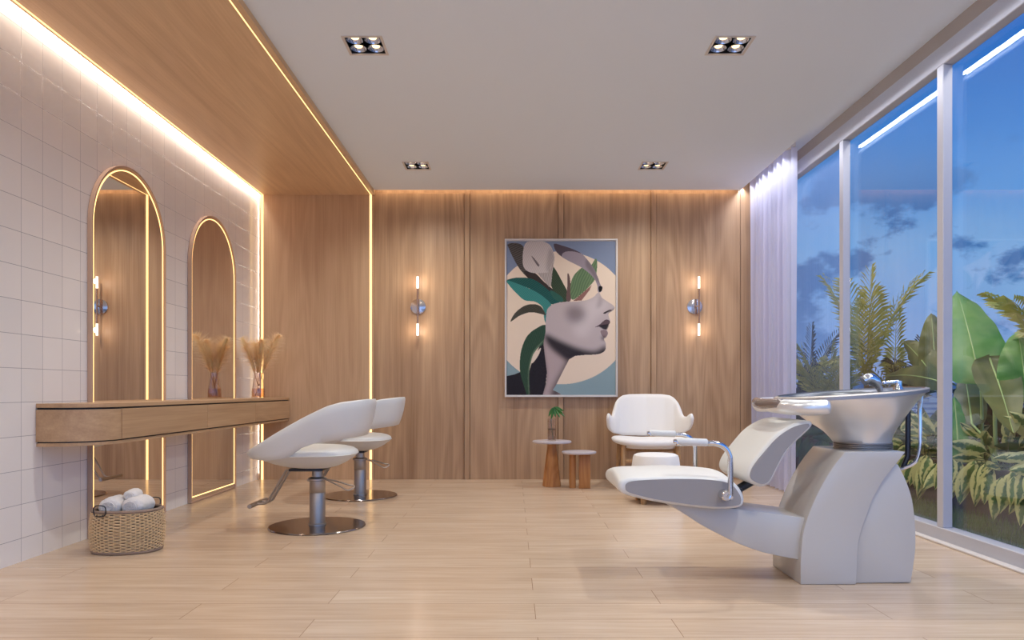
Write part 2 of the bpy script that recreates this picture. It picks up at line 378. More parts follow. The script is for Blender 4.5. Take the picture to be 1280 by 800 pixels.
# timber portal: soffit over the dressing counter and the panel at its end
po = struct(MB().box(-2.452, -1.338, YF, 7.03, 2.765, 2.83).build('ceiling_soffit', M['soffit'], smooth=False), 'timber clad lowered soffit')
MB().box(-2.432, -2.421, YF, 7.028, 2.7635, 2.766).build('led_strip', M['led'], po, smooth=False)
MB().box(-1.381, -1.374, YF, 7.028, 2.7635, 2.766).build('led_strip', M['led'], po, smooth=False)
M['endpanel'] = wood('end_panel_wood', srgb(186, 148, 112), srgb(214, 178, 140), 2, .45, ringamt=.05)
pp = struct(MB().box(-2.462, -1.352, 7.03, YB, 0, 2.765).build('wall_panel', M['endpanel'], smooth=False), 'wood end panel framed by LED strips')
MB().box(-2.444, -2.422, 7.0285, 7.031, 0, 2.764).build('led_strip', M['led'], pp, smooth=False)
MB().box(-1.391, -1.369, 7.0285, 7.031, 0, 2.764).build('led_strip', M['led'], pp, smooth=False)
# window wall
fr = MB().box(2.45, 2.52, YF, YB, 2.725, 2.84).box(2.445, 2.53, YF, YB, 0, .082)
struct(fr.build('trim_window_rails', M['frame'], smooth=False, bevel=.004, seg=1), 'pale window head and sill rails')
struct(MB().box(2.48, 2.6, YF, YB, 2.84, 2.95).build('wall_right', M['taupe'], smooth=False))
struct(MB().box(2.40, 2.445, YF, YB, 0, .012).build('trim_threshold', M['white'], smooth=False, bevel=.003, seg=1))
my = [5.403+1.25*k for k in range(-6, 2)]
prev = YF; nwin = 0
for y in my + [YB]:
    nwin += 1
    if y < YB: o = struct(MB().box(2.45, 2.505, y-.03, y+.03, .082, 2.725).build('trim_mullion', M['frame'], smooth=False, bevel=.003, seg=1), None)
    o = MB().box(2.508, 2.518, prev+.0, min(y, YB), .082, 2.725).build('window_%d' % nwin, M['glass'], smooth=False); struct(o, 'large fixed pane of clear glass')
    prev = y
# ------------------------------------------------------------------ sheer curtain hanging from the pocket
def curt(u, v):
    y = 6.99 - u*.99; ph = u*2*PI*8.5
    a = .042*(.6+.4*v)
    return (2.315 + a*math.sin(ph) + .012*math.sin(ph*2.3+1), y + .012*math.cos(ph), .012+v*2.87)
cu = MB().grid(lambda u, v: curt(u, 1-v*.9999), 260, 10)
cur = cu.build('sheer_curtain', M['curtain'], normals=False, ang=80)
tag(cur, 'full height white sheer curtain gathered beside the wood end wall', 'curtain')
MB().box(2.29, 2.34, 5.99, 7.03, 2.885, 2.93).build('curtain_track', M['white'], cur)
# ------------------------------------------------------------------ arched mirrors
def arch(yc, inset, z0, n=40):
    r = .45-inset; pts = [(yc-r, z0), (yc-r, 1.845)]
    pts += [(yc-r*math.cos(PI*k/n), 1.845+r*math.sin(PI*k/n)) for k in range(1, n)]
    return pts + [(yc+r, 1.845), (yc+r, z0)]
MIR = [(4.675, 'tall arched mirror behind the wicker basket, backlit with a thin LED line'), (5.98, 'tall arched mirror behind the vase of pampas grass, backlit with a thin LED line')]
for yc, lab in MIR:
    t = thing('arched_mirror', lab, 'mirror', (XL+.002, yc, 0), 0, 'arched mirrors on the tile wall')
    off = (XL+.002, yc, 0)
    MB().ribbon(arch(yc, 0, .002), arch(yc, .011, .013), XL+.002, XL+.030).build('mirror_frame', M['bronze'], t, off, bevel=0)
    MB().prism(arch(yc, .010, .012), XL+.004, XL+.020, 'yz').build('mirror_glass', M['mirror'], t, off, smooth=False)
    MB().ribbon(arch(yc, .024, .041), arch(yc, .031, .048), XL+.0205, XL+.0225).build('led_line', M['led'], t, off, smooth=False)
# ------------------------------------------------------------------ floating dressing counter
def counter_outline(x_front, y_near, rr):
    xw = XL+.001; xm = XL+.0325
    pts = [(xw, y_near)]
    for k in range(0, 13):
        a = -PI/2 + PI/2*k/12; pts.append((x_front-rr+rr*math.cos(a), y_near+rr+rr*math.sin(a)))
    pts += [(x_front, 7.026), (xw, 7.026)]
    for yc, _ in MIR[::-1]: pts += [(xw, yc+.453), (xm, yc+.453), (xm, yc-.453), (xw, yc-.453)]
    return pts
XF = -2.17
cn = thing('floating_counter', 'long wall hung wooden dressing counter with a rounded corner', 'counter', (XL, 5.4, .579)); off = (XL, 5.4, .579)
MB().prism(counter_outline(XF, 3.77, .24), .775, .797, 'xy').build('counter_top', M['console'], cn, off, bevel=.0015, seg=1)
MB().prism(counter_outline(XF-.012, 3.782, .228), .765, .775, 'xy').build('shadow_gap', M['black'], cn, off)
MB().prism(counter_outline(XF, 3.77, .24), .597, .765, 'xy').build('counter_body', M['console'], cn, off)
MB().prism(counter_outline(XF-.012, 3.782, .228), .590, .597, 'xy').build('shadow_gap', M['black'], cn, off)
MB().prism(counter_outline(XF-.004, 3.774, .236), .573, .590, 'xy').build('bottom_board', M['console'], cn, off)
for a, b in ((4.012, 5.136), (5.136, 6.09), (6.09, 7.024)):
    MB().box(XF-.001, XF+.006, a+.0015, b-.0015, .599, .763).build('drawer_front', M['console'], cn, off, smooth=False, bevel=.001, seg=1)
# ------------------------------------------------------------------ recessed downlights
def downlight(k, x, y):
    labs = ['square recessed four-lamp downlight nearer the camera, on the soffit side', 'square recessed four-lamp downlight nearer the camera, on the window side',
            'small looking four-lamp downlight close to the end wall, soffit side', 'small looking four-lamp downlight close to the end wall, window side',
            'square recessed downlight above the camera, soffit side', 'square recessed downlight above the camera, window side',
            'square recessed downlight behind the camera, soffit side', 'square recessed downlight behind the camera, window side']
    t = thing('recessed_downlight', labs[k], 'ceiling light', (x, y, CEIL), 0, 'recessed ceiling downlights')
    sq = lambda h: [(-h, -h), (h, -h), (h, h), (-h, h)]
    xo = (1.21-x) if x > 0 else 0
    MB().ribbon(sq(.112), sq(.098), -.004, .001, 'xy').build('trim_frame', M['white'], t, smooth=False)
    m = MB(); m.ribbon(sq(.099), sq(.097), .001, .09, 'xy').box(-.099, .099, -.099, .099, .09, .094)
    m.build('housing', M['black'], t, smooth=False)
    for sx in (-1, 1):
        for sy in (-1, 1):
            cpos = (sx*.049, sy*.049, 0)
            cup = MB().lathe([(.046, .006), (.040, .022), (.020, .048), (.0, .052)], cpos, 20, False, True).build('reflector', M['chrome'], t, normals=False)
            MB().lathe([(.001, .016), (.021, .017), (.023, .026), (.018, .046)], cpos, 16).build('lamp', M['lamp'], cup)
    spot('downlight_beam', (0, 0, -.006), E_DOWN, parent=t)
for k, (x, y) in enumerate(FIX): downlight(k, x, y)
# ------------------------------------------------------------------ wall sconces
def sconce(x, label, dx):
    t = thing('wall_sconce', label, 'wall light', (x, 7.045, 1.68), 0, 'tube wall lights either side of the artwork')
    m = MB(); m.rings([[(.074*math.cos(2*PI*j/40), yy, .074*math.sin(2*PI*j/40)) for j in range(40)] for yy in (0, -.012)]); m.build('wall_plate', M['plate'], t, bevel=.002)
    MB().tube([(0, -.012, 0), (0, -.05, 0)], .008, 10).build('arm', M['brass'], t)
    MB().box(-.006, .006, -.022, -.012, -.072, .072).build('cross_bar', M['brass'], t)
    X = dx
    MB().tube([(0, -.05, 0), (X, -.055, 0)], .006, 8).build('bracket', M['brass'], t)
    MB().tube([(X, -.06, -.17), (X, -.06, .17)], .0085, 14).build('rod', M['brass'], t)
    for s in (-1, 1): MB().tube([(X, -.06, s*.17), (X, -.06, s*.285)], .0108, 14).build('light_tube', M['tubelamp'], t)
    point('sconce_glow', (X, -.09, .235), .9, (1, .82, .66), .02, t); point('sconce_glow', (X, -.09, -.235), .9, (1, .82, .66), .02, t)
sconce(-.92, 'slim brass tube wall light between the LED strip and the artwork', .002)
sconce(1.768, 'slim brass tube wall light between the artwork and the curtain', .028)
# ------------------------------------------------------------------ framed artwork
def art():
    Wp, Hp = 330, 468
    x0, x1, y0, y1 = 50., 542., 48., 742.
    gx, gy = np.meshgrid(np.linspace(x0, x1, Wp), np.linspace(y0, y1, Hp))
    img = np.zeros((Hp, Wp, 3)); rng = np.random.default_rng(4)
    def S(*c): return np.array(srgb(*c)[:3])
    def poly(pts, smooth=True):
        if smooth: pts = spline([Vector(p) for p in pts], 6)
        pts = np.array([tuple(p)[:2] for p in pts]); ins = np.zeros(gx.shape, bool)
        for (ax, ay), (bx, by) in zip(pts, np.roll(pts, -1, 0)):
            if ay == by: continue
            cnd = ((ay > gy) != (by > gy)) & (gx < (bx-ax)*(gy-ay)/(by-ay)+ax); ins ^= cnd
        return ins.astype(float)
    def blur(a, r):
        for ax in (0, 1):
            for _ in range(2):
                p = np.pad(a, [(r+1, r) if i == ax else (0, 0) for i in (0, 1)], mode='edge'); cs = np.cumsum(p, ax)
                a = (np.take(cs, range(2*r+1, cs.shape[ax]), ax)-np.take(cs, range(0, cs.shape[ax]-2*r-1), ax))/(2*r+1)
        return a
    def put(mask, col, a=1.0):
        nonlocal img; m = (mask*a)[..., None]; img = img*(1-m)+np.array(col)*m
    def veins(mask, ang, per, amt, col):
        amt = min(1, amt*1.5); q = gx*math.cos(ang)+gy*math.sin(ang); v = (.5+.5*np.sin(q*2*PI/per+np.sin((gx-gy)*.05)*1.2))**2; put(mask*v, col, amt)
    img[:] = S(124, 134, 156); put(np.clip((gy-480)/60, 0, 1), S(136, 156, 160))
    put((((gx-296)/318)**2+((gy-394)/300)**2 < 1).astype(float), S(228, 205, 182))
    m = poly([(55,62),(85,56),(125,72),(142,150),(165,200),(205,245),(228,264),(190,250),(150,218),(108,172),(78,120),(60,80)]); put(m, S(92,84,78)); veins(m, 1.2, 9, .5, S(36,30,28))
    m = poly([(128,185),(178,192),(215,228),(255,262),(300,312),(240,275),(170,238)]); put(m, S(58,48,44))
    m = poly([(255,165),(272,178),(302,232),(328,285),(322,320),(285,320),(262,272),(248,235)]); put(m, S(66,80,58)); veins(m, .6, 7, .5, S(20,26,20))
    m = poly([(325,194),(336,215),(342,300),(330,322),(319,308),(324,250)]); put(m, S(104,80,76))
    m = poly([(346,312),(338,255),(352,205),(392,166),(428,160),(452,126),(459,150),(452,212),(430,245),(392,282)]); put(m, S(106,128,92)); veins(m, .35, 11, .45, S(70,92,64))
    m = poly([(350,318),(395,280),(434,246),(425,268),(388,316)], False); put(m, S(146,104,96)); veins(m, -.5, 6, .4, S(100,66,60))
    m = poly([(128,75),(146,50),(200,46),(240,60),(258,88),(266,122),(262,150),(250,166),(246,184),(232,191),(190,193),(150,186),(128,166),(122,130)]); put(m, S(206,192,184)); veins(m, .5, 8, .35, S(160,146,142))
    put(blur(poly([(245,80),(268,120),(262,150),(240,190),(228,160)]), 4)*m, S(130,116,112), .5)
    m = poly([(188,192),(234,190),(250,168),(266,128),(258,180),(250,248),(242,254)], False); put(m, S(188,174,166)); veins(m, .2, 7, .5, S(110,96,92))
    put(poly([(163,118),(170,120),(197,154),(190,160)]), S(112,100,100))
    m = poly([(52,223),(100,212),(160,217),(210,244),(256,286),(292,320),(250,332),(200,287),(130,252),(70,237)]); put(m, S(40,92,86)); veins(m, .9, 8, .4, S(16,44,44))
    m = poly([(52,225),(130,252),(200,287),(252,334),(246,362),(232,425),(220,400),(214,350),(180,322),(130,314),(92,280),(64,250)]); put(m, S(66,138,130)); veins(m, .7, 7, .35, S(26,78,78))
    m = poly([(248,268),(300,300),(304,320),(286,322),(258,300)]); put(m, S(48,92,80))
    m = poly([(68,411),(88,372),(128,341),(170,332),(206,344),(227,382),(214,379),(160,369),(110,384)]); put(m, S(78,74,62)); veins(m, 1.1, 6, .5, S(40,36,30))
    put(poly([(50,657),(85,650),(118,636),(150,640),(165,590),(200,520),(225,498),(222,560),(232,640),(226,700),(214,746),(50,746)], False), S(34,26,26))
    put(poly([(205,530),(195,560),(175,590),(163,598),(168,570),(188,545)]), S(220,200,180))
    m = poly([(228,428),(180,444),(140,480),(116,540),(109,600),(112,645),(126,695),(146,748),(152,700),(150,650),(165,572),(190,532),(226,500)]); put(m, S(52,78,54)); veins(m, .2, 6, .4, S(18,30,22))
    put(blur(poly([(226,488),(186,525),(160,570),(146,650),(150,742),(154,742),(151,650),(166,573),(190,533)]), 1), S(120,140,110), .5)
    neck = poly([(226,455),(280,480),(345,510),(402,562),(360,566),(332,582),(302,640),(272,700),(258,720),(290,735),(300,746),(212,746),(228,690),(232,640),(222,560),(216,510)], False); put(neck, S(176,156,154))
    face = poly([(236,352),(262,332),(310,322),(360,321),(410,314),(442,300),(466,278),(480,302),(508,322),(532,338),(538,350),(528,362),(511,374),(512,390),(517,408),(512,424),(502,438),(503,448),(508,464),(500,482),(490,490),(498,512),(495,540),(472,556),(430,561),(392,560),(350,545),(300,515),(250,492),(228,468),(226,420),(230,375)], True); put(face, S(184,168,166))
    skin = np.maximum(face, neck)
    put(blur(poly([(395,330),(450,305),(470,285),(500,325),(520,340),(490,360),(440,420),(410,480),(350,460)]), 12)*face, S(208,194,192), .7)
    put(blur(poly([(222,466),(300,500),(380,532),(450,543),(500,520),(500,566),(430,580),(370,575),(330,590),(300,575),(238,520)]), 7)*skin, S(24,16,18), .95)
    put(blur(poly([(402,560),(332,575),(295,640),(262,700),(250,740),(285,746),(340,640)]), 9)*neck, S(30,20,20), .85)
    put(blur(poly([(216,500),(222,560),(234,640),(226,700),(212,746),(205,746),(205,500)]), 5)*neck, S(60,48,48), .6)
    put(blur(poly([(325,350),(370,340),(405,362),(395,405),(350,415),(322,388)]), 11)*face, S(112,98,100), .75)
    put(blur(poly([(470,290),(485,310),(478,340),(455,350)]), 5)*face, S(140,124,124), .5)
    put(poly([(486,373),(500,364),(519,357),(524,362),(508,368),(494,376)]), S(30,20,22), .95)
    put(blur(poly([(508,362),(532,352),(537,345),(534,362),(512,372)]), 2)*face, S(90,76,78), .6)
    put(poly([(450,436),(470,424),(492,405),(506,402),(517,410),(514,422),(498,428),(475,432)]), S(92,72,74)); put(blur(poly([(468,430),(500,424),(512,424),(503,446),(490,446),(478,440)]), 1), S(22,14,16), .95)
    put(poly([(475,452),(496,450),(507,462),(501,478),(488,482),(478,470)]), S(140,118,118)); put(blur(poly([(478,478),(500,480),(498,492),(482,496)]), 4)*face, S(30,20,22), .7)
    strip = poly([(264,60),(300,67),(350,84),(386,102),(412,128),(442,168),(462,210),(472,240),(482,260),(476,277),(462,276),(460,250),(446,218),(420,190),(380,162),(330,137),(296,116),(272,92)]); put(strip, S(150,136,142))
    put(poly([(264,60),(300,67),(350,84),(386,102),(350,94),(318,95),(302,104),(296,116),(272,92)])*strip, S(84,72,80))
    put(blur(poly([(412,128),(442,168),(462,210),(472,240),(455,225),(430,190),(408,160)]), 3)*strip, S(104,90,96), .7)
    put(poly([(465,256),(474,250),(483,255),(480,270),(469,277)]), S(18,12,14))
    img += (rng.random((Hp, Wp, 1))-.5)*.012
    W_, H_ = 1.055, 1.488
    xs_ = np.linspace(-W_/2, W_/2, Wp); zs_ = np.linspace(H_/2, -H_/2, Hp)
    X, Z = np.meshgrid(xs_, zs_); V = np.stack([X.ravel(), np.zeros(X.size), Z.ravel()], 1)
    idx = np.arange(Wp*Hp).reshape(Hp, Wp); Q = np.stack([idx[:-1, :-1].ravel(), idx[1:, :-1].ravel(), idx[1:, 1:].ravel(), idx[:-1, 1:].ravel()], 1)
    me = bpy.data.meshes.new('art_print'); me.vertices.add(len(V)); me.vertices.foreach_set('co', V.ravel())
    me.loops.add(Q.size); me.polygons.add(len(Q)); me.loops.foreach_set('vertex_index', Q.ravel()); me.polygons.foreach_set('loop_start', np.arange(0, Q.size, 4))
    me.update(); me.validate()
    ca = me.color_attributes.new('print', 'FLOAT_COLOR', 'POINT'); ca.data.foreach_set('color', np.concatenate([np.clip(img.reshape(-1, 3), 0, 1), np.ones((Wp*Hp, 1))], 1).ravel())
    m, nt, b, o = material('printed_paper'); a = nt.add('ShaderNodeVertexColor'); a.layer_name = 'print'; nt.put(b.inputs['Base Color'], a.outputs[0])
    b.inputs['Roughness'].default_value = .6; b.inputs['Coat Weight'].default_value = .12; b.inputs['Specular IOR Level'].default_value = .15; b.inputs['Coat Roughness'].default_value = .02
    me.materials.append(m); return me
at = thing('framed_artwork', 'large framed collage of a face in profile with leaves and a white lily', 'picture', (.468, 7.03, 1.567))
sq = lambda a, b: [(-a, -b), (a, -b), (a, b), (-a, b)]
MB().ribbon(sq(.546, .765), sq(.532, .751), -.03, -.002, 'xz').build('picture_frame', M['white'], at, smooth=False, bevel=.001, seg=1)
MB().box(-.535, .535, -.014, -.003, -.754, .754).build('backing_board', M['white'], at, smooth=False)
ao = bpy.data.objects.new('art_print', art()); C.objects.link(ao); ao.parent = at; ao.location = (0, -.0155, 0)
# ------------------------------------------------------------------ styling chairs
def styling_chair():
    t = thing('styling_chair', '', 'chair')
    MB().lathe([(.0, 0), (.298, 0), (.302, .004), (.298, .010), (.0, .013)], n=64, cap0=False, cap1=False).build('base_plate', M['base'], t)
    MB().lathe([(.055, .012), (.055, .022), (.049, .026), (.049, .215), (.0475, .217), (.049, .219), (.049, .292)], n=24).build('column', M['steel'], t)
    MB().lathe([(.05, .292), (.058, .296), (.058, .308), (.045, .314), (.036, .318), (.034, .365)], n=32).build('collar', M['steel'], t)
    MB().box(-.16, .05, -.08, .08, .358, .374).build('seat_plate', M['darkmetal'], t, bevel=.004)
    MB().tube(spline([(.03, -.035, .305), (.06, -.04, .305), (.16, -.06, .262), (.205, -.07, .24), (.235, -.05, .248), (.24, -.03, .262), (.2, -.03, .27), (.12, -.02, .292), (.04, -.015, .305)], 4, False), .005, 8).build('pump_lever', M['steel'], t)
    for y in (-.045, .045):
        MB().tube([(-.14, y, .366), (-.185, y, .360), (-.30, y, .165), (-.318, y, .152), (-.365, y, .150)], .008, 8).build('footrest_rail', M['steel'], t)
    MB().tube([(-.378, -.15, .15), (-.378, .15, .15)], .014, 12).build('footrest_bar', M['steel'], t)
    def plan(ph, ab, b, e=2.5, af=.385):
        c_, s_ = math.cos(ph), math.sin(ph); a = ab if c_ > 0 else af
        return (-.02 + a*math.copysign(abs(c_)**(2/e), c_), b*math.copysign(abs(s_)**(2/e), s_))
    N = 96
    pan = []
    for r in [i/9 for i in range(1, 10)]+[1.0]:
        ring = []
        for k in range(N):
            x, y = plan(2*PI*k/N, .275, .285, 2.3); zz = .372+.095*r**2.6
            if r == 1.0 and len(pan) == 9: x *= .93; y *= .93; zz += .012
            ring.append((x*r, y*r, zz))
        pan.append(ring)
    MB().rings(pan).build('seat_pan', M['leather'], t)
    cush = []
    for q, zz in ((.90, .455), (.965, .466), (.975, .474), (.955, .486), (.86, .500), (.7, .510), (.45, .517), (.18, .519)):
        cush.append([(plan(2*PI*k/N, .272, .28, 2.3)[0]*q+.005, plan(2*PI*k/N, .272, .28, 2.3)[1]*q, zz) for k in range(N)])
    MB().rings(cush).build('seat_cushion', M['leather'], t)
    ztop = [(-.41, .484), (-.36, .508), (-.25, .565), (-.12, .640), (.02, .716), (.14, .772), (.22, .795), (.36, .812)]
    zbot = [(-.41, .452), (-.25, .440), (-.14, .452), (-.09, .474), (-.02, .520), (.06, .548), (.2, .568), (.36, .585)]
    rs = []
    for k in range(N+1):
        ph = -PI + 2*PI*k/N
        tx, ty = plan(ph, .385, .315, 2.7); bx, by = plan(ph, .33, .292, 2.6)
        zt, zb = lerp(tx, ztop), lerp(bx, zbot)
        th = .012 + .018*min(1, (zt-zb)/.12)
        def at_(h, o_):
            x = bx+(tx-bx)*h; y = by+(ty-by)*h; n_ = Vector((x+.02, y*1.4, 0)).normalized()
            bul = .012*math.sin(PI*min(1, max(0, h)))
            return (x+n_.x*(o_+bul), y+n_.y*(o_+bul), zb+(zt-zb)*h)
        ring = [at_(0.0, -th*.5), at_(.02, 0), at_(.25, 0), at_(.5, 0), at_(.75, 0), at_(.95, 0), at_(1.0, -th*.25), at_(1.0, -th*.75), at_(.95, -th), at_(.7, -th), at_(.4, -th), at_(.1, -th)]
        rs.append(ring)
    MB().rings(rs[:-1], close=True).build('backrest', M['leather'], t, ang=60)
    return t
ch = styling_chair(); ch.location = (-1.244, 4.61, 0); ch['label'] = 'white wraparound salon chair on a round steel base, nearer the wicker basket'; ch['group'] = 'salon styling chairs'
c2 = copy_tree(ch); c2.location = (-1.253, 5.94, 0); c2['label'] = 'white wraparound salon chair partly hidden behind the front one'
# ------------------------------------------------------------------ shampoo wash unit
B = (1.5, 3.40, 0)
wu = thing('wash_unit', 'white reclining shampoo chair with silver basin beside the windows', 'salon wash chair', B)
def c6(pts, s): return [((740+u/2.857-CX)/s, max(0, H-(460+v/2.857-CY)/s)) for u, v in pts]
Yn = lambda s: F/s
body = spline([Vector(p) for p in [(745,690),(752,600),(775,520),(815,430),(860,355),(905,299)]], 5, False)
body = c6([(745, 775)]+[tuple(p) for p in body]+[(1122, 299)]+[tuple(p) for p in spline([Vector(p) for p in [(1090,340),(1042,400),(1005,465),(980,530),(960,590),(950,650),(945,775)]], 5, False)], 280.6)
MB().prism(body, 3.225, 3.575).build('pedestal', M['gloss'], wu, B, bevel=.006, seg=2)
shell = c6([(880, 776)]+[(900, 400), (1060, 330), (1090, 342)]+[tuple(p) for p in spline([Vector(p) for p in [(1095,345),(1122,400),(1145,470),(1156,560),(1157,640),(1150,705),(1140,768)]], 5, False)], 279)
MB().prism(shell, 3.245, 3.555).build('rear_shell', M['gloss'], wu, B, bevel=.006, seg=2)
beam = c6([tuple(p) for p in spline([Vector(p) for p in [(258,482),(330,488),(520,504),(760,535)]], 3, False)]+[(775, 690)]+[tuple(p) for p in spline([Vector(p) for p in [(745,686),(660,670),(600,655),(520,626),(450,592),(390,560),(340,528),(300,503)]], 4, False)], 278.5)
MB().prism(beam, 3.25, 3.55).build('seat_beam', M['gloss'], wu, B, bevel=.008, seg=2)
SC = spline([Vector(p) for p in [(94,424),(103,402),(135,393),(200,391),(300,388),(420,393),(500,405),(536,440),(545,478),(522,501),(420,504),(250,483),(150,462),(106,446)]], 6)
# cushion: near and far faces at y 3.18 / 3.63
def cushion(out, y0, y1, mat, name, rnd=.03, crown=0):
    rs = []; cx = sum(p[0] for p in out)/len(out); cz = sum(p[1] for p in out)/len(out)
    n = len(out)
    def inset(d):
        r = []
        for i in range(n):
            a = Vector(out[i-1]); b = Vector(out[(i+1) % n]); t = (b-a).normalized(); nn = Vector((-t.y, t.x))
            if nn.dot(Vector((cx, cz))-Vector(out[i])) < 0 and abs(nn.dot(Vector((cx, cz))-Vector(out[i]))) > .01: nn = -nn
            r.append((out[i][0]+nn.x*d, out[i][1]+nn.y*d))
        return r
    area_ = sum(out[i][0]*out[(i+1) % n][1]-out[(i+1) % n][0]*out[i][1] for i in range(n))
    def inset2(d):
        sg = 1 if area_ > 0 else -1; r = []
        for i in range(n):
            a = Vector(out[i-1]); b = Vector(out[(i+1) % n]); t = (b-a).normalized(); nn = Vector((-t.y, t.x))*sg
            r.append((out[i][0]+nn.x*d, out[i][1]+nn.y*d))
        return r
    K = 5
    for k in range(K+1):
        a = PI/2*k/K; q = inset2(rnd*(1-math.sin(a))); y = y0+rnd*(1-math.cos(a)); rs.append([(x, y, zz) for x, zz in q])
    for k in range(K, -1, -1):
        a = PI/2*k/K; q = inset2(rnd*(1-math.sin(a))); y = y1-rnd*(1-math.cos(a)); rs.append([(x, y, zz) for x, zz in q])
    if crown:                                     # gentle crown along the middle of the top
        mid = [q*1.0 for q in ()]; a_, b_ = rs[K], rs[K+1]; add = []
        for t in [i/10 for i in range(1, 10)]:
            add.append([(p[0], p[1]+(q[1]-p[1])*t, p[2]+crown*math.sin(PI*t)*max(0, min(1, (p[2]-cz)/.03))) for p, q in zip(a_, b_)])
        rs = rs[:K+1]+add+rs[K+1:]
    return MB().rings(rs).build(name, mat, wu, B, ang=50)
sc_out = c6(SC, 285.5)
cushion(sc_out, 3.17, 3.63, M['leather'], 'seat_cushion', .022, .022)
SP = c6(spline([Vector(p) for p in [(120,430),(126,411),(170,402),(300,397),(420,400),(492,413),(524,446),(533,476),(514,492),(420,495),(250,473),(160,453),(128,442)]], 5), 286)
for y0, y1 in ((3.1665, 3.175), (3.625, 3.6335)):
    o = MB().prism(SP, y0, y1).build('side_panel', M['greyside'], wu, B); o['label'] = 'grey side of the seat'
bo = [(472,350),(470,318),(540,225),(600,172),(650,163),(760,172),(790,192),(785,215),(700,305),(665,368),(640,412),(606,428),(570,412),(520,385)]
# near side outline of the back cushion
BN = c6(spline([Vector(p) for p in [(556,388),(566,350),(606,296),(660,236),(720,200),(770,188),(791,196),(782,218),(730,268),(695,310),(662,370),(642,408),(612,426),(575,414)]], 6), 285.5)
cushion(BN, 3.17, 3.63, M['leather'], 'back_cushion', .025)
BP = c6(spline([Vector(p) for p in [(566,386),(577,352),(615,303),(666,247),(722,211),(766,200),(777,204),(768,218),(722,262),(686,304),(653,366),(634,402),(610,415),(580,405)]], 5), 286)
for y0, y1 in ((3.1665, 3.175), (3.625, 3.6335)):
    o = MB().prism(BP, y0, y1).build('side_panel', M['greyside'], wu, B); o['label'] = 'grey side of the backrest'
MB().box(.86, 1.05, 3.30, 3.50, .36, .42).build('hinge_block', M['darkmetal'], wu, B, bevel=.01)
MB().tube([(1.0, 3.4, .37), (1.16, 3.4, .46), (1.25, 3.4, .56)], .02, 10).build('back_support', M['darkmetal'], wu, B)
for y, sgn in ((3.115, 1), (3.725, -1)):
    arm = c6([(300, 268), (412, 268), (446, 271), (472, 283), (488, 306), (493, 340), (493, 455)], 290)
    pts = [(x, y, zz) for x, zz in arm]
    g = MB().tube(spline([Vector(p) for p in pts], 5, False), .0118, 14).tube([pts[-1], (pts[-1][0]-.005, y, pts[-1][2]-.012)], .016, 14).build('armrest_tube', M['chrome'], wu, B)
    (a, za), (b, zb) = c6([(304, 262), (410, 266)], 290)
    MB().tube([(a, y, za-.002), (a+.004, y, za), (b-.004, y, zb), (b, y, zb)], [.014, .0165, .0165, .014], 18).build('armrest_pad', M['leather'], g, B)
    MB().tube([(a-.016, y, za), (a, y, za)], [.009, .012], 12).build('end_cap', M['chrome'], g, B)
    (px, pz), = c6([(480, 457)], 290)
    MB().rings([[(px+r*math.cos(2*PI*j/24), yy, pz+r*math.sin(2*PI*j/24)) for j in range(24)] for r, yy in ((.018, y-.006*sgn), (.024, y+.002*sgn), (.024, y+.06*sgn))]).build('armrest_pivot', M['chrome'], g, B)
# collar and basin
m = MB(); pr = []
for k in range(5): z0 = .585+k*.0085; pr += [(.120, z0), (.128, z0+.002), (.128, z0+.006), (.120, z0+.008)]
MB().lathe(pr, (1.642, 3.40, 0), 48).build('tilt_collar', M['steel'], wu, B)
lv = [(.625, 1.512, 1.765, .124), (.645, 1.496, 1.768, .128), (.668, 1.474, 1.776, .136), (.692, 1.440, 1.790, .150), (.716, 1.402, 1.806, .172), (.745, 1.368, 1.820, .204), (.775, 1.338, 1.838, .232), (.802, 1.305, 1.860, .250), (.824, 1.268, 1.884, .261), (.838, 1.256, 1.900, .266), (.846, 1.252, 1.905, .267)]
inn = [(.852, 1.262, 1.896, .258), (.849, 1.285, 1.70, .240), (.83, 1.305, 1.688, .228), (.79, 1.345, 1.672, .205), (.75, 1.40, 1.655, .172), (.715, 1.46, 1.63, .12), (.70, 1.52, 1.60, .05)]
def bring(z0, xa, xb, hy):
    cx, hx = (xa+xb)/2, (xb-xa)/2; r = []
    rimw = max(0, min(1, (z0-.70)/.14))
    e = 2.0+.35*rimw
    for j in range(72):
        a = 2*PI*j/72; c_, s_ = math.cos(a), math.sin(a)
        x = cx+hx*math.copysign(abs(c_)**(2/e), c_); yy = 3.40+hy*math.copysign(abs(s_)**(2/e), s_)
        k = (x-1.6)/.33
        r.append((x, yy, z0+rimw*(.022*k+.010*max(0, k)**2+(.008 if s_ > 0 else 0)*abs(s_))))
    return r
bs = MB().rings([bring(*q) for q in lv+inn[:1]], cap1=False).build('basin', M['silver'], wu, B, ang=70)
bl = MB().rings([bring(*q) for q in inn], cap0=False).build('bowl_inside', M['bowl'], bs, B, ang=70); bl['label'] = 'inside of the basin with its dark reflection painted in'
rim_o = bring(.848, 1.249, 1.909, .270); rim_i = bring(.848, 1.264, 1.894, .256)
MB().rings([[(a[0], a[1], a[2]-.012), (a[0]+.002*(a[0]-1.58)/.3, a[1], a[2]+.003), (b[0], b[1], b[2]+.009), (b[0], b[1], b[2]-.004)] for a, b in zip(rim_o, rim_i)], close=True).build('basin_rim', M['steel'], wu, B)
nk = spline([Vector(p) for p in [(1.375, 3.150, .792), (1.29, 3.160, .790), (1.225, 3.22, .792), (1.200, 3.31, .792), (1.196, 3.40, .790), (1.200, 3.49, .792), (1.225, 3.59, .796), (1.29, 3.65, .797), (1.385, 3.665, .795)]], 6, False)
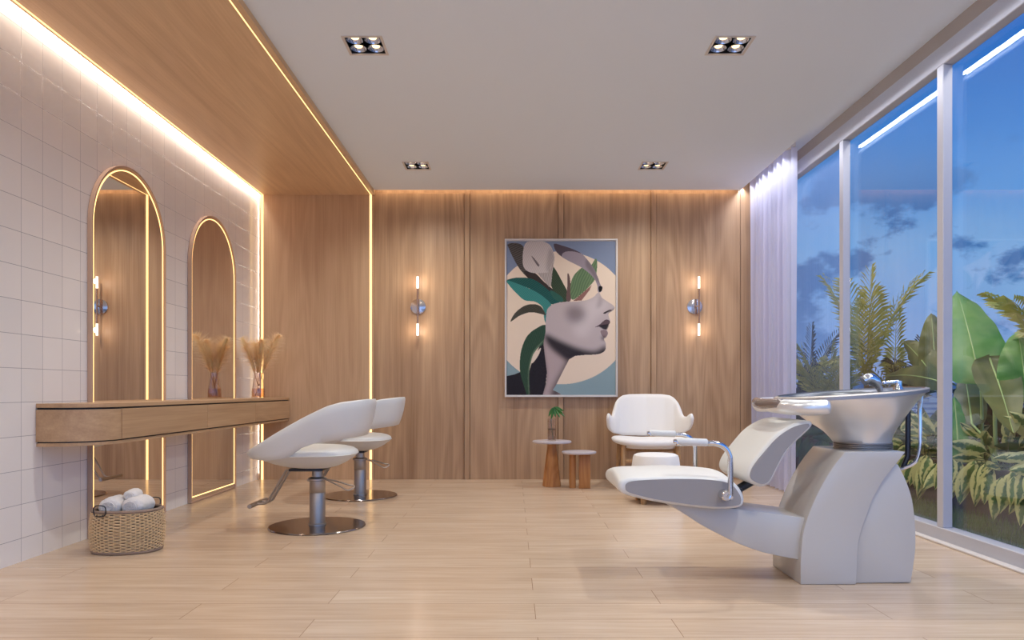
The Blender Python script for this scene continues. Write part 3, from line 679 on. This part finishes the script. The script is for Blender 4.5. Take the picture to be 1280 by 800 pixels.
n_ = len(nk); MB().tube(nk, [(.034 if i > 0 else .028)-.010*max(0, 1-abs(2*i/(n_-1)-1)*2.2) if i < n_-1 else .028 for i in range(n_)], 16, flat=1.0).build('neck_rest', M['silver'], wu, B, ang=60)
nk2 = nk[12:-12]; MB().tube([(x-.012, y, zz+.012) for x, y, zz in nk2], [.026 if 1 < i < len(nk2)-2 else .015 for i in range(len(nk2))], 12).build('neck_pad', M['gel'], wu, B)
# taps on the rear deck
MB().lathe([(.024, 0), (.022, .012), (.017, .02), (.017, .045), (.0, .048)], (1.825, 3.43, .866), 20, False).tube([(1.825, 3.43, .905), (1.765, 3.425, .902)], [.012, .008], 12).lathe([(.0, -.01), (.012, -.004), (.012, .004), (0, .01)], (1.757, 3.424, .902), 12, False, False).build('mixer_tap', M['chrome'], wu, B)
MB().tube(spline([Vector(p) for p in [(1.728, 3.40, .858), (1.716, 3.40, .885), (1.70, 3.40, .908), (1.672, 3.40, .920), (1.645, 3.40, .908)]], 4, False), [.012, .013, .014, .015, .017, .02, .022, .025, .026, .026, .027, .027, .027, .026, .025, .024, .022][:17], 14).build('spray_head', M['chrome'], wu, B)
MB().tube(spline([Vector(p) for p in [(1.885, 3.34, .84), (1.873, 3.33, .78), (1.868, 3.32, .68), (1.866, 3.32, .60), (1.85, 3.33, .535), (1.80, 3.36, .50)]], 5, False), .008, 8).build('water_hose', M['chrome'], wu, B)
MB().tube([(1.84, 3.37, .78), (1.838, 3.37, .56), (1.82, 3.38, .50)], .012, 8).build('drain_pipe', M['darkmetal'], wu, B)
# ------------------------------------------------------------------ armchair
ac = thing('lounge_armchair', 'white padded armchair with wooden legs against the end wall', 'armchair', (1.23, 6.55, 0), -.10)
def chair_shell():
    rs = []
    K = 64
    for i in range(K+1):
        u = -1+2*i/K; a = abs(u); sg = math.copysign(1, u)
        x = sg*lerp(a, [(0, 0), (.62, .27), (.72, .305), (.86, .345), (.95, .362), (1, .366)])
        y = lerp(a, [(0, .25), (.4, .235), (.62, .19), (.74, .12), (.86, .01), (.95, -.09), (1, -.13)])
        zt = lerp(a, [(0, .832), (.35, .830), (.5, .820), (.58, .800), (.65, .765), (.70, .715), (.74, .655), (.78, .630), (.86, .628), (.93, .655), (.97, .662), (1, .635)])
        zb = lerp(a, [(0, .44), (.5, .445), (.75, .47), (.9, .51), (.97, .555), (1, .60)])
        nx = Vector((lerp(a, [(0, 0), (.5, -.35), (.8, -.9), (1, -.99)])*sg, -1+lerp(a, [(0, 0), (.8, .5), (1, .9)]), 0)).normalized()
        th = .062*lerp(a, [(0, 1), (.9, .9), (1, .55)])
        lean = .10*((zt-.44)/.38)
        def q(h, o_):
            zz = zb+(zt-zb)*h; f = math.sin(PI*min(max(h, .0), 1))**.35 if 0 < h < 1 else 0
            yy = y + .10*max(0, (zz-.44)/.38)*lerp(a, [(0, 1), (.75, .6), (1, 0)])
            return (x+nx.x*th*o_*f, yy+nx.y*th*o_*f, zz)
        hs = [0, .03, .1, .25, .5, .75, .9, .97, 1]
        rs.append([q(h, .5) for h in hs]+[q(h, -.5) for h in hs[-2:0:-1]])
    return rs
MB().rings(chair_shell()).build('backrest', M['boucle'], ac, ang=75)
def pad(x0, x1, y0, y1, z0, z1, e=3.2, N=56, dip=0, front=0):
    rs = []; cx, cy = (x0+x1)/2, (y0+y1)/2; hx, hy = (x1-x0)/2, (y1-y0)/2; K = 10
    for k in range(K+1):
        a = -PI/2+PI*k/K; s = math.cos(a)**.55 if abs(math.cos(a)) > 1e-6 else .05; zz = (z0+z1)/2+(z1-z0)/2*math.sin(a); s = max(s, .05)
        r = []
        for j in range(N):
            p = 2*PI*j/N; c_, s_ = math.cos(p), math.sin(p)
            x = hx*(1-.12*(1-s))*math.copysign(abs(c_)**(2/e), c_)*(.78+.22*s); yy = hy*math.copysign(abs(s_)**(2/e), s_)*(.78+.22*s)
            r.append((cx+x, cy+yy, zz-dip*(1-(x/hx)**2)+front*((x/hx)**2)*.0))
        rs.append(r)
    return MB().rings(rs)
pad(-.335, .335, -.31, .24, .398, .462, dip=.028).build('seat', M['boucle'], ac, ang=70)
pad(-.25, .25, -.24, .2, .350, .41, dip=.0).build('seat_base', M['boucle'], ac, ang=70)
for sx in (-1, 1):
    MB().tube([(sx*.235, -.19, .40), (sx*.245, -.225, 0.0)], [.024, .015], 14).build('leg', M['chair_wood'], ac)
    MB().tube([(sx*.255, .16, .40), (sx*.275, .235, 0.0)], [.024, .015], 14).build('leg', M['chair_wood'], ac)
    MB().box(sx*.240-.012, sx*.240+.012, -.2, .19, .335, .375).build('side_rail', M['chair_wood'], ac, bevel=.005)
MB().box(-.24, .24, -.215, -.195, .235, .262).build('stretcher', M['chair_wood'], ac, bevel=.004)
MB().box(-.26, .26, .17, .192, .30, .33).build('stretcher', M['chair_wood'], ac, bevel=.004)
# ------------------------------------------------------------------ pouf
pf = thing('round_pouf', 'small round white pouf between the armchair and the wash seat', 'pouf', (1.11, 5.62, 0))
MB().lathe([(.0, .05), (.19, .05), (.203, .058), (.205, .075), (.200, .16), (.188, .26), (.176, .345), (.168, .364), (.150, .374), (.08, .379), (0, .380)], n=56, cap0=False, cap1=False).build('pouf_body', M['boucle'], pf)
MB().lathe([(.2, .2), (.1995, .203)], n=48, cap0=False, cap1=False).build('seam', M['white'], pf)
for k in range(4):
    a = PI/4+PI/2*k; MB().lathe([(.020, 0), (.024, .052)], (.15*math.cos(a)*1.1, .15*math.sin(a)*1.1, 0), 14).build('foot', M['chair_wood'], pf)
# ------------------------------------------------------------------ side tables
ts = thing('side_table', 'taller round side table on a tapered wooden pedestal, holding a glass vase', 'side table', (.354, 6.55, 0))
MB().lathe([(.0, .390), (.165, .390), (.176, .397), (.176, .408), (.170, .412), (.0, .412)], n=56, cap0=False, cap1=False).build('table_top', M['marble'], ts)
def facet(prof, n, rot=0): return MB().rings([[(r*math.cos(2*PI*j/n+rot), r*math.sin(2*PI*j/n+rot), zz) for j in range(n)] for r, zz in prof])
facet([(.088, 0), (.040, .390)], 7, .3).build('pedestal', M['table_wood'], ts, bevel=.003, seg=1, ang=20)
t2 = thing('side_table', 'lower round side table on two wooden slab legs', 'side table', (.585, 6.40, 0))
MB().lathe([(.0, .308), (.142, .308), (.152, .314), (.152, .325), (.147, .329), (.0, .329)], n=56, cap0=False, cap1=False).build('table_top', M['marble'], t2)
MB().box(.0, .098, -.022, .022, 0, .308).build('leg', M['table_wood'], t2, bevel=.003)
MB().lathe([(.030, 0), (.030, .308)], (-.055, .03, 0), 24).build('leg', M['table_wood'], t2)
gv = thing('glass_vase', 'clear cylinder vase with water on the taller side table', 'vase', (.350, 6.50, .412))
MB().lathe([(.0, .001), (.036, .001), (.038, .004), (.038, .2), (.0355, .2), (.0355, .012), (0, .012)], n=32, cap0=False, cap1=False).build('vase_wall', M['clear'], gv)
MB().lathe([(.0, .0), (.0345, 0), (.0345, .095), (.0, .095)], (0, 0, .013), 32, False, False).build('water', M['clear'], gv)
MB().lathe([(.0352, .107), (.0352, .110)], n=32, cap0=False, cap1=False).build('water_line', M['black'], gv)
lf = thing('leaf_cutting', 'dark green split leaf on a stem standing in the clear vase', 'plant', (.350, 6.50, .42))
MB().tube(spline([Vector(p) for p in [(.012, 0, .006), (.0, 0, .1), (-.006, 0, .2), (.01, 0, .275), (.03, -.01, .295)]], 5, False), .0035, 6).build('stem', M['stem'], lf)
def monstera():
    m = MB()
    for k in range(-3, 4):
        a = k*.34-.30; L = (.115, .14, .10)[k % 3]*(1-.06*abs(k))
        def fn(u, v, a=a, L=L):
            r = L*v; wv = .0125*math.sin(PI*min(1, v*.9+.1))**.7*(u*2-1)
            dx, dz = math.cos(-.75+a), math.sin(-.75+a)
            return (.015+dx*r-dz*wv, -.01-.05*v*v*math.cos(a)+abs(u*2-1)*.006, .292+dz*r*.62+dx*wv-.03*v*v)
        m.grid(fn, 2, 8)
    return m
monstera().build('leaf_blade', M['pot_leaf'], lf, normals=False)
# ------------------------------------------------------------------ vase of pampas grass
vb = (-2.27, 6.46, .797)
va = thing('bottle_vase', 'smoked glass bottle vase with amber base on the counter', 'vase', vb)
MB().lathe([(.0, .0), (.056, 0), (.060, .006), (.058, .06), (.046, .14), (.036, .20), (.037, .228), (.034, .228), (.033, .20), (.043, .14), (.055, .06), (.054, .010), (0, .010)], n=40, cap0=False, cap1=False).build('vase_body', M['vase'], va)
MB().lathe([(.0, .0), (.053, 0), (.054, .04), (.0525, .075), (.0, .075)], (0, 0, .011), 40, False, False).build('amber_base', M['amber'], va)
def plume(dx, dy, L, seed, label):
    rng = random.Random(seed)
    t = thing('pampas_plume', label, 'dried grass', (vb[0], vb[1], vb[2]+.02), 0, 'pampas plumes in the bottle vase')
    P0 = Vector((-dx*.08, -dy*.08, 0)); top = .20
    def path(s_):
        if s_ < .35: q = s_/.35; return Vector((-dx*.08+dx*.2*q, -dy*.08+dy*.2*q, top*q))
        q = (s_-.35)/.65; return Vector((dx*.12+dx*L*(q*.75+.35*q*q), dy*.12+dy*L*(q*.75+.3*q*q), top+L*(q-.16*q*q)))
    MB().tube([path(i/16) for i in range(17)], [.0032-.002*i/16 for i in range(17)], 6).build('stem', M['pampas_stem'], t)
    m = MB()
    for i in range(1000):
        s_ = .34+.66*rng.random()**.85; p = path(s_); q = (s_-.35)/.65; tn = (path(min(1, s_+.02))-path(s_-.02)).normalized()
        a = rng.random()*2*PI; e1 = tn.cross(Vector((0, 0, 1)) if abs(tn.z) < .9 else Vector((1, 0, 0))).normalized(); e2 = tn.cross(e1)
        d = e1*math.cos(a)+e2*math.sin(a); ln = (.075+.065*rng.random())*(math.sin(PI*min(1, q*.80+.16))**.6)
        out = .5+.5*rng.random(); p1 = p+(d*.55*out+tn*.8)*ln*.5; p2 = p+(d*out*1.5+tn*.8)*ln+Vector((0, 0, -.10*ln))
        p1.x = max(p1.x, -.168+.004*rng.random()); p2.x = max(p2.x, -.176+.006*rng.random())     # brushes along the mirror, not through it
        wv = tn.cross(d).normalized()*.0015
        k = len(m.v); m.v += [tuple(p-wv), tuple(p+wv), tuple(p1+wv*.9), tuple(p1-wv*.9), tuple(p2)]; m.f += [(k, k+1, k+2, k+3), (k+3, k+2, k+4)]
    m.build('plume_fluff', M['pampas'], t, normals=False, smooth=False)
plume(-.24, -.10, .36, 1, 'pampas plume leaning furthest toward the tile wall')
plume(-.10, .14, .31, 2, 'shorter pampas plume in the middle at the back of the bunch')
plume(.10, -.12, .34, 3, 'upright golden pampas plume in the middle of the bunch')
plume(.32, .02, .40, 4, 'tallest pampas plume leaning away from the tile wall')
# ------------------------------------------------------------------ wicker basket with rolled towels
bk = thing('wicker_basket', 'oval woven wicker basket standing on the floor below the first mirror', 'basket', (-2.09, 3.93, 0), .12)
def oval(a, zz, off_=0):
    g = 1+.07*math.sin(PI*min(1, zz/.23))-.02
    return ((.172*g+off_)*math.copysign(abs(math.cos(a))**.86, math.cos(a)), (.135*g+off_)*math.copysign(abs(math.sin(a))**.86, math.sin(a)), zz)
N = 144; st = 48
MB().rings([[oval(2*PI*j/72, zz, -.008) for j in range(72)] for zz in (.006, .06, .12, .18, .222)]+[[oval(2*PI*j/72, zz, -.014) for j in range(72)] for zz in (.222, .12, .012)]).build('gap_shade', M['gap_shade'], bk)  # added inner sheet, coloured dark as the shade behind the weave
wv_ = MB(); rows = 25
for r in range(rows):
    zc = .018+r*.0081; rs = []
    for j in range(N):
        a = 2*PI*j/N; o_ = .0052*math.cos(st/2*a+PI*(r % 2)); c_ = Vector(oval(a, zc, o_-.001)); nn = Vector((math.cos(a), math.sin(a), 0))
        rs.append([tuple(c_+nn*.0030*math.cos(2*PI*k/6)+Vector((0, 0, .0034*math.sin(2*PI*k/6)))) for k in range(6)])
    wv_.rings(rs, close=True)
wv_.build('woven_strands', M['wicker'], bk)
vs_ = MB()
for k in range(st):
    a = 2*PI*(k+.5)/st; vs_.tube([oval(a, .012+.023*i, -.001) for i in range(10)], .0028, 5)
vs_.build('upright_stakes', M['wicker'], bk)
for zc, nm, rr in ((.224, 'top_rim', .0095), (.008, 'bottom_rim', .008)):
    rs = []
    for j in range(96):
        a = 2*PI*j/96; c_ = Vector(oval(a, zc, -.001)); nn = Vector((math.cos(a), math.sin(a), 0))
        rs.append([tuple(c_+nn*.0075*math.cos(2*PI*k/8)+Vector((0, 0, rr*.9*math.sin(2*PI*k/8)))) for k in range(8)])
    MB().rings(rs, close=True).build(nm, M['rim'], bk)
for s in (-1, 1):
    yc = -.138*1.0 if s < 0 else .138; xx = -.085 if s < 0 else .09
    MB().tube(spline([Vector(p) for p in [(xx-.024, yc, .212), (xx-.03, yc*1.02, .245), (xx-.018, yc*1.03, .262), (xx+.018, yc*1.03, .262), (xx+.03, yc*1.02, .245), (xx+.024, yc, .212), (xx, yc*1.01, .206)]], 5), .0032, 8).build('handle', M['darkmetal'], bk)
def towel(loc, rz, r, L, label, seed):
    rng = random.Random(seed); rs = []; K = 22; n = 72
    def surf(j, k):
        a = 2*PI*j/n; q = k/K
        rr = r*(1+.035*noise.noise(Vector((math.cos(a)*2, math.sin(a)*2, q*4+seed)))*2)
        e = min(q, 1-q)*L; rr *= 1-.35*max(0, 1-e/.025)**2.2
        if abs(a-PI*.7) < .15: rr *= .965
        return (rr*math.cos(a), (q-.5)*L, rr*.86*math.sin(a))
    rs = [[surf(j, k) for j in range(n)] for k in range(K+1)]
    o = MB().rings(rs).build('rolled_towel', M['towel'], None, (0, 0, 0)); o.location = loc; o.rotation_euler = (.0, 0, rz)
    tag(o, label, 'towel', 'rolled towels in the wicker basket')
    for s in (-1, 1):
        pts = [((.008+.0078*a/ (2*PI)*1.0)*math.cos(a), s*(L*.5+.001), (.008+.0078*a/(2*PI))*.86*math.sin(a)) for a in [i*.35 for i in range(80)] if .008+.0078*a/(2*PI) < r*.62]
        MB().tube(pts, .0032, 6).build('rolled_end', M['towel'], o)
towel((-2.158, 3.925, .243), .12, .058, .165, 'rolled white towel on the mirror side of the basket', 3)
towel((-2.034, 3.935, .243), -.02, .058, .165, 'rolled white towel on the room side of the basket', 8)
towel((-2.092, 3.99, .292), .2, .036, .13, 'rolled white towel lying on top between the two others', 12)
tl = MB().rings([[oval(2*PI*j/48, zz, -.024) for j in range(48)] for zz in (.02, .165)]).build('folded_towel', M['towel'], None); tl.location = (-2.09, 3.93, -.004); tl.rotation_euler.z = .12
tag(tl, 'folded white towels filling the bottom of the basket', 'towel')
# ------------------------------------------------------------------ terrace, planter and garden
struct(MB().box(2.56, 5.3, -3, 14, -.12, -.02).build('terrace_floor', M['deck'], smooth=False))
lw = MB().box(2.62, 3.22, -1, 11, -.02, -.005).build('lawn_strip', M['lawn'], smooth=False); struct(lw, 'strip of lawn outside the glass')
g = MB(); rg = random.Random(5)
for i in range(9000):
    x = 2.64+.56*rg.random(); y = 2.8+6*rg.random(); h = .03+.05*rg.random(); a = rg.random()*PI; dx, dy = math.cos(a)*.003, math.sin(a)*.003
    lx, ly = (rg.random()-.5)*.04, (rg.random()-.5)*.04; k = len(g.v); g.v += [(x-dx, y-dy, -.006), (x+dx, y+dy, -.006), (x+lx, y+ly, h)]; g.f.append((k, k+1, k+2))
tag(g.build('grass', M['grass'], smooth=False, normals=False), 'short grass growing just outside the window sill', 'grass', kind='stuff')
pb = thing('planter_box', 'long dark raised planter full of tropical plants outside the windows', 'planter', (3.8, 5, -.02)); off = (3.8, 5, -.02)
MB().ribbon([(3.22, 2), (4.3, 2), (4.3, 12), (3.22, 12)], [(3.27, 2.05), (4.25, 2.05), (4.25, 11.95), (3.27, 11.95)], -.02, .34, 'xy').build('planter_wall', M['planter'], pb, off, smooth=False)
MB().box(3.27, 4.25, 2.05, 11.95, -.02, .29).build('soil', M['soil'], pb, off, smooth=False)
pr_ = thing('parapet', 'white terrace parapet with frameless glass railing beyond the plants', 'railing', (4.9, 6, -.02)); off = (4.9, 6, -.02)
MB().box(4.8, 5.0, -3, 14, -.02, .46).build('parapet_wall', M['parapet'], pr_, off, smooth=False)
MB().box(4.89, 4.905, -3, 14, .46, .82).build('railing_glass', M['glass'], pr_, off, smooth=False)
MB().box(4.875, 4.92, -3, 14, .82, .835).build('handrail', M['parapet'], pr_, off, smooth=False)
def at(u, X): return X*F/(u-CX)
def zat(v, Y): return H-(v-CY)*Y/F
def frond(m, base, d0, L, droop, nl=22, leaf=.22, wid=.014, rng=random, rise=1.1):
    d0 = Vector(d0).normalized(); pts = []; p = Vector(base); d = d0.copy()
    for i in range(nl+6):
        pts.append(p.copy()); p = p+d*(L/(nl+5)); d = (d+Vector((0, 0, -droop/(nl+5)))).normalized()
    m.tube(pts, [.007*(1-.8*i/(len(pts)-1)) for i in range(len(pts))], 5)
    for i in range(4, len(pts)-1):
        t = (pts[i+1]-pts[i]).normalized(); s = t.cross(Vector((0, 0, 1))).normalized(); up = s.cross(t).normalized(); q = (i-4)/(len(pts)-5)
        ln = leaf*(math.sin(PI*(.12+.80*q))**.7)*(.9+.2*rng.random())
        for sg in (-1, 1):
            dd = (s*sg*.8+t*(.65+.5*q)+up*.25*rng.random()).normalized(); a = pts[i]; b = a+dd*ln*.55+up*.01; c_ = a+dd*ln+Vector((0, 0, -.18*ln)); wv = (t*.8+up*.3).normalized()*wid*.5
            k = len(m.v); m.v += [tuple(a), tuple(b-wv), tuple(b+wv), tuple(c_)]; m.f += [(k, k+1, k+3, k+2)]
def palm(u, X, vtop, n, L, mat, label, seed, tr=.3, spread=.5, droop=1.0, leaf=.24, lean=(0, 0), azs=None):
    rng = random.Random(seed); Y = at(u, X); zt = zat(vtop, Y)
    t = thing('palm_plant', label, 'palm', (X, Y, .29)); m = MB(); hh = max(.05, zt-.29-L*.9)
    MB().lathe([(.035, -.002), (.03, hh*.6), (.022, hh+.05)], n=10).build('trunk', M['trunk'], t)
    for k in range(n):
        a = (2*PI*k/n+rng.random()*.6) if azs is None else azs[k]; sp = spread*(.25+.9*rng.random()) if k else .04
        frond(m, (0, 0, hh), (math.cos(a)*sp+lean[0], math.sin(a)*sp+lean[1], 1), L*(.8+.25*rng.random() if k else 1), droop*(.5+rng.random()*.8) if k else .12, 19, leaf, .030, rng)
    m.build('fronds', mat, t, normals=False, smooth=False)
palm(1083, 3.55, 350, 9, 1.15, M['palm'], 'yellow-green palm rising highest behind the middle pane', 1, spread=.42, leaf=.30)
palm(1118, 3.95, 395, 8, .95, M['palm'], 'olive palm with arching fronds beside the tallest palm', 2, spread=.9, droop=1.4, leaf=.20)
palm(1012, 3.60, 415, 8, .85, M['palmdark'], 'dark palm seen past the edge of the curtain', 3, spread=.8, droop=1.3, leaf=.22)
palm(1036, 3.35, 440, 9, .85, M['palm'], 'bushy palm between the curtain and the first mullion', 4, spread=.45, leaf=.26)
palm(1150, 4.10, 430, 6, .70, M['palmdark'], 'small dark palm half hidden by broad leaves', 6, spread=.8, droop=1.2, leaf=.20)
palm(1308, 3.45, 338, 7, .62, M['palm'], 'palm at the picture edge arching thin bright fronds inward', 7, spread=1.0, droop=1.6, leaf=.20)
palm(1262, 4.15, 445, 7, .6, M['palmdark'], 'low dark palm behind the large banana leaves', 9, spread=.8, droop=1.1, leaf=.18)
def blade(m, rib, base, tip, width, n_side, curl=.10, droop=.12, wav=.01, seed=0, sharp=.55):
    base, tip = Vector(base), Vector(tip); ax = tip-base; L = ax.length; t = ax/L; s = Vector(n_side).normalized(); s = (s-t*s.dot(t)).normalized(); nn = t.cross(s)
    rg = random.Random(seed); ph = rg.random()*6
    def fn(u, v):
        w_ = width*.5*(math.sin(PI*min(1, max(.0, v))**sharp)**.6 if 0 < v < 1 else 0)
        a = u*2-1
        q = base+t*(L*v)+Vector((0, 0, -droop*L*(v**2)*.6+droop*L*.15*math.sin(PI*v)))
        return q+s*(w_*a)+nn*(curl*width*abs(a)**1.6+wav*math.sin(v*26+ph+a*2)*abs(a))
    m.grid(fn, 8, 22)
    rib.tube([fn(.5, i/12)+nn*.002 for i in range(13)], [.008*(1-.8*i/12) for i in range(13)], 6)
def broad(name, label, cat, X, leaves, mat, u0, seed=0):
    """leaves: (u,v) base and tip in the photograph, depth offsets, width"""
    Y0 = at(u0, X); t = thing(name, label, cat, (X, Y0, .29)); m, r = MB(), MB(); o = Vector((X, Y0, .29))
    for k, (ub, vb_, Xb, ut, vt, Xt, wd, ns) in enumerate(leaves):
        Yb, Yt = at(ub, Xb), at(ut, Xt); b = Vector((Xb, Yb, zat(vb_, Yb)))-o; e = Vector((Xt, Yt, zat(vt, Yt)))-o
        blade(m, r, b, e, wd, ns, seed=seed+k)
        r.tube(spline([Vector((0, 0, -.01)), Vector((b.x*.25, b.y*.25, b.z*.55)), b], 6, False), [.016-.0007*i for i in range(13)], 6)
    m.build('leaves', mat, t, normals=False, ang=80); r.build('stalks', M['rib'], t, ang=80)
broad('banana_plant', 'banana plant with one huge bright green leaf against the sky', 'plant', 3.5,
      [(1226, 478, 3.45, 1196, 352, 3.6, .44, (.85, -.5, 0))], M['banana'], 1228, 1)
broad('banana_plant', 'olive banana plant with a broad hanging leaf in front of the dusk', 'plant', 3.42,
      [(1237, 448, 3.5, 1268, 535, 3.25, .28, (.85, -.5, .1)), (1215, 530, 3.4, 1205, 455, 3.7, .22, (.8, -.5, .2))], M['bananaold'], 1245, 5)
broad('banana_plant', 'banana plant with two wide olive leaves beside the second mullion', 'plant', 3.7,
      [(1172, 478, 3.7, 1128, 418, 3.75, .28, (.3, -.3, .9)), (1178, 478, 3.6, 1105, 462, 3.6, .20, (.1, -.2, 1)), (1170, 470, 3.8, 1164, 385, 3.8, .26, (.85, -.5, 0))], M['bananaold'], 1176, 8)
broad('banana_plant', 'fresh green banana plant cut by the picture edge', 'plant', 3.6,
      [(1285, 500, 3.5, 1272, 405, 3.6, .32, (.85, -.5, 0))], M['banana'], 1290, 12)
broad('upright_leaf_plant', 'slender green leaves standing right beside the second mullion', 'plant', 3.35,
      [(1198, 560, 3.3, 1193, 490, 3.35, .13, (.85, -.5, 0)), (1202, 600, 3.3, 1199, 500, 3.4, .12, (.85, -.5, 0))], M['banana'], 1204, 14)
def var_plant(X, Y, nleaf, label, seed, mat, group, L=(.16, .27), W=.42, over=True, h=.30, name='variegated_plant'):
    rng = random.Random(seed); t = thing(name, label, 'plant', (X, Y, .29), 0, group); m = MB(); st_ = MB()
    for k in range(nleaf):
        a = 2*PI*k/nleaf+rng.random()*.8; el = rng.random(); hh = h*(1-el*.9)*(.6+.5*rng.random())
        rad = .05+.20*el; o = Vector((math.cos(a)*rad, math.sin(a)*rad, max(.02, hh)))
        ln = L[0]+(L[1]-L[0])*rng.random(); up = lerp(el, [(0, 1.3), (.5, .2), (1, -.9)])
        dr = Vector((math.cos(a), math.sin(a), up)).normalized()
        if X+o.x < 3.24 and over: pass
        elif dr.z < 0: dr.z = abs(dr.z)*.3
        e = o+dr*ln
        if over and rng.random() < .45:
            o = Vector((3.19-X-.05*rng.random(), (rng.random()-.5)*.5, .10-.10*rng.random())); e = o+Vector((-.05-.05*rng.random(), (rng.random()-.5)*.16, -ln*.95)); 
        t_ = (e-o).normalized(); s = t_.cross(Vector((-.85, -.52, .05))); s = s if s.length > .1 else t_.cross(Vector((0, 0, 1))); wd = ln*W; s.normalize(); nn = t_.cross(s)
        def fn(u, v, o=o, t_=t_, s=s, nn=nn, ln=ln, wd=wd):
            w_ = wd*.5*math.sin(PI*(v**.75))**.85 if 0 < v < 1 else 0; q = u*2-1
            return o+t_*ln*v+s*w_*q+nn*(.10*wd*abs(q))+Vector((0, 0, -.10*ln*v*v))
        m.grid(fn, 4, 8); b0 = Vector((o.x*.2, o.y*.3, 0)); st_.tube([b0, (b0+o)*.5+Vector((0, 0, .04)), o], .003, 4)
    m.build('leaves', mat, t, normals=False, ang=80); st_.build('stalks', M['stem'], t)
GV = 'variegated plants along the planter edge'
order = ['nearest the camera', 'second from the camera', 'third from the camera', 'fourth from the camera', 'fifth from the camera', 'sixth from the camera', 'seventh from the camera', 'eighth from the camera', 'ninth from the camera']
for k, Y in enumerate([4.25, 4.62, 4.98, 5.34, 5.72, 6.1, 6.5]):
    var_plant(3.42+.05*(k % 2), Y, 22, 'yellow-edged leafy plant trailing over the planter wall, %s in its row' % order[k], 20+k, M['var'], GV)
for k, Y in enumerate([4.9, 5.5, 6.1, 6.7, 7.3, 7.9, 8.5]):
    var_plant(3.75+.08*(k % 2), Y, 26, 'deep green bushy plant behind the trailing ones, %s in its row' % order[k], 60+k, M['fern'], 'green bushes in the planter', (.16, .3), .30, False, .36, 'leafy_bush')
for k, Y in enumerate([7.05, 7.6, 8.15, 8.75]):
    var_plant(3.40+.05*(k % 2), Y, 26, ['narrow-leaved green plant trailing over the planter below the basin, nearest the camera', 'second narrow-leaved green plant trailing over the planter below the basin', 'third narrow-leaved green plant trailing over the planter below the basin', 'narrow-leaved green plant trailing over the planter, furthest one by the curtain'][k], 140+k, M['fern'], 'green trailing plants by the curtain', (.2, .34), .26, True, .42, 'trailing_plant')
for k, (u, X, hz) in enumerate([(1000, 3.5, .75), (1018, 3.9, .8), (1040, 3.7, .5), (1068, 4.0, .55), (1100, 4.0, .45), (1240, 4.1, .45), (1275, 4.0, .42)]):
    labs = ['tall dark shrub nearest the curtain', 'tall dark shrub behind the palms next to the curtain', 'dark shrub seen under the basin', 'dark shrub behind the tallest palm', 'dark shrub below the arching olive palm', 'dark shrub behind the hanging olive leaf', 'dark shrub at the picture edge behind the banana leaves']
    var_plant(X, at(u, X), 46, labs[k], 90+k, M['palmdark'], 'dark shrubs behind', (.2, .34), .34, False, hz, 'dark_shrub')
# ------------------------------------------------------------------ city far below
struct(MB().box(60, 6000, -3000, 9000, -62, -60).build('city_ground', plain('far_ground', srgb(130, 126, 112), .9, vary=.4, vscale=.01), smooth=False))
def ridge(name, X, y0, y1, base, hts, mat, dx=200):
    m = MB(); n = 60; rs = []
    def hh(i): q = i/n*(len(hts)-1); a = int(q); b = min(a+1, len(hts)-1); return hts[a]+(hts[b]-hts[a])*(q-a)+ (noise.noise(Vector((i*.35, X*.01, 0)))*.12*(max(hts)))
    for i in range(n+1):
        y = y0+(y1-y0)*i/n; rs.append([(X, y, base), (X+dx*.5, y, base+hh(i)), (X+dx, y, base)])
    m.rings(rs); struct(m.build(name, mat, smooth=False))
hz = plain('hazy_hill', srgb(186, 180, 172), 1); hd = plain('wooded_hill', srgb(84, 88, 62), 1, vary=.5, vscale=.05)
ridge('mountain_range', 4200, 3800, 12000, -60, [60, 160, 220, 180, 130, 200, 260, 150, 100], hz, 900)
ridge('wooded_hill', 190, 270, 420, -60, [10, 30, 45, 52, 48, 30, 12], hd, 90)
tw = plain('tower_render', srgb(250, 236, 214), .8); tg = plain('tower_render_dark', srgb(200, 188, 170), .8)  # two tones of render, the darker one for some towers
def tower(wx, wy, hgt, mt):
    t = thing('apartment_tower', '', 'building', (0, 0, -60)); m = MB().box(-wx, wx, -wy, wy, 0, hgt)
    m.box(-wx*.4, wx*.4, -wy*.4, wy*.4, hgt, hgt+3); m.build('tower_block', mt, t, smooth=False)
    wb_ = MB()
    nf = int(hgt/4)
    for f in range(nf): wb_.box(-wx-.15, wx+.15, -wy-.15, wy+.15, 2+f*4, 3.6+f*4)
    wb_.build('window_bands', plain('window_band', srgb(86, 100, 124), .3), t, smooth=False); return t
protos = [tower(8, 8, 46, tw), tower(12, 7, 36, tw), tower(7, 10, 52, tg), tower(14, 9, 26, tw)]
rg = random.Random(11); spots = []
while len(spots) < 60:
    Y = 470+700*rg.random(); X = (.44+.29*rg.random())*Y
    if all((X-a)**2+(Y-b)**2 > 38**2 for a, b in spots): spots.append((X, Y))
for k, (X, Y) in enumerate(spots):
    p = protos[k % 4]; o = p if k < 4 else copy_tree(p); o.location = (X, Y, -60); o.rotation_euler.z = rg.random()*1.5
    o['label'] = 'pale apartment tower in the distant city beyond the terrace'; o['category'] = 'building'; o['group'] = 'towers of the distant city'
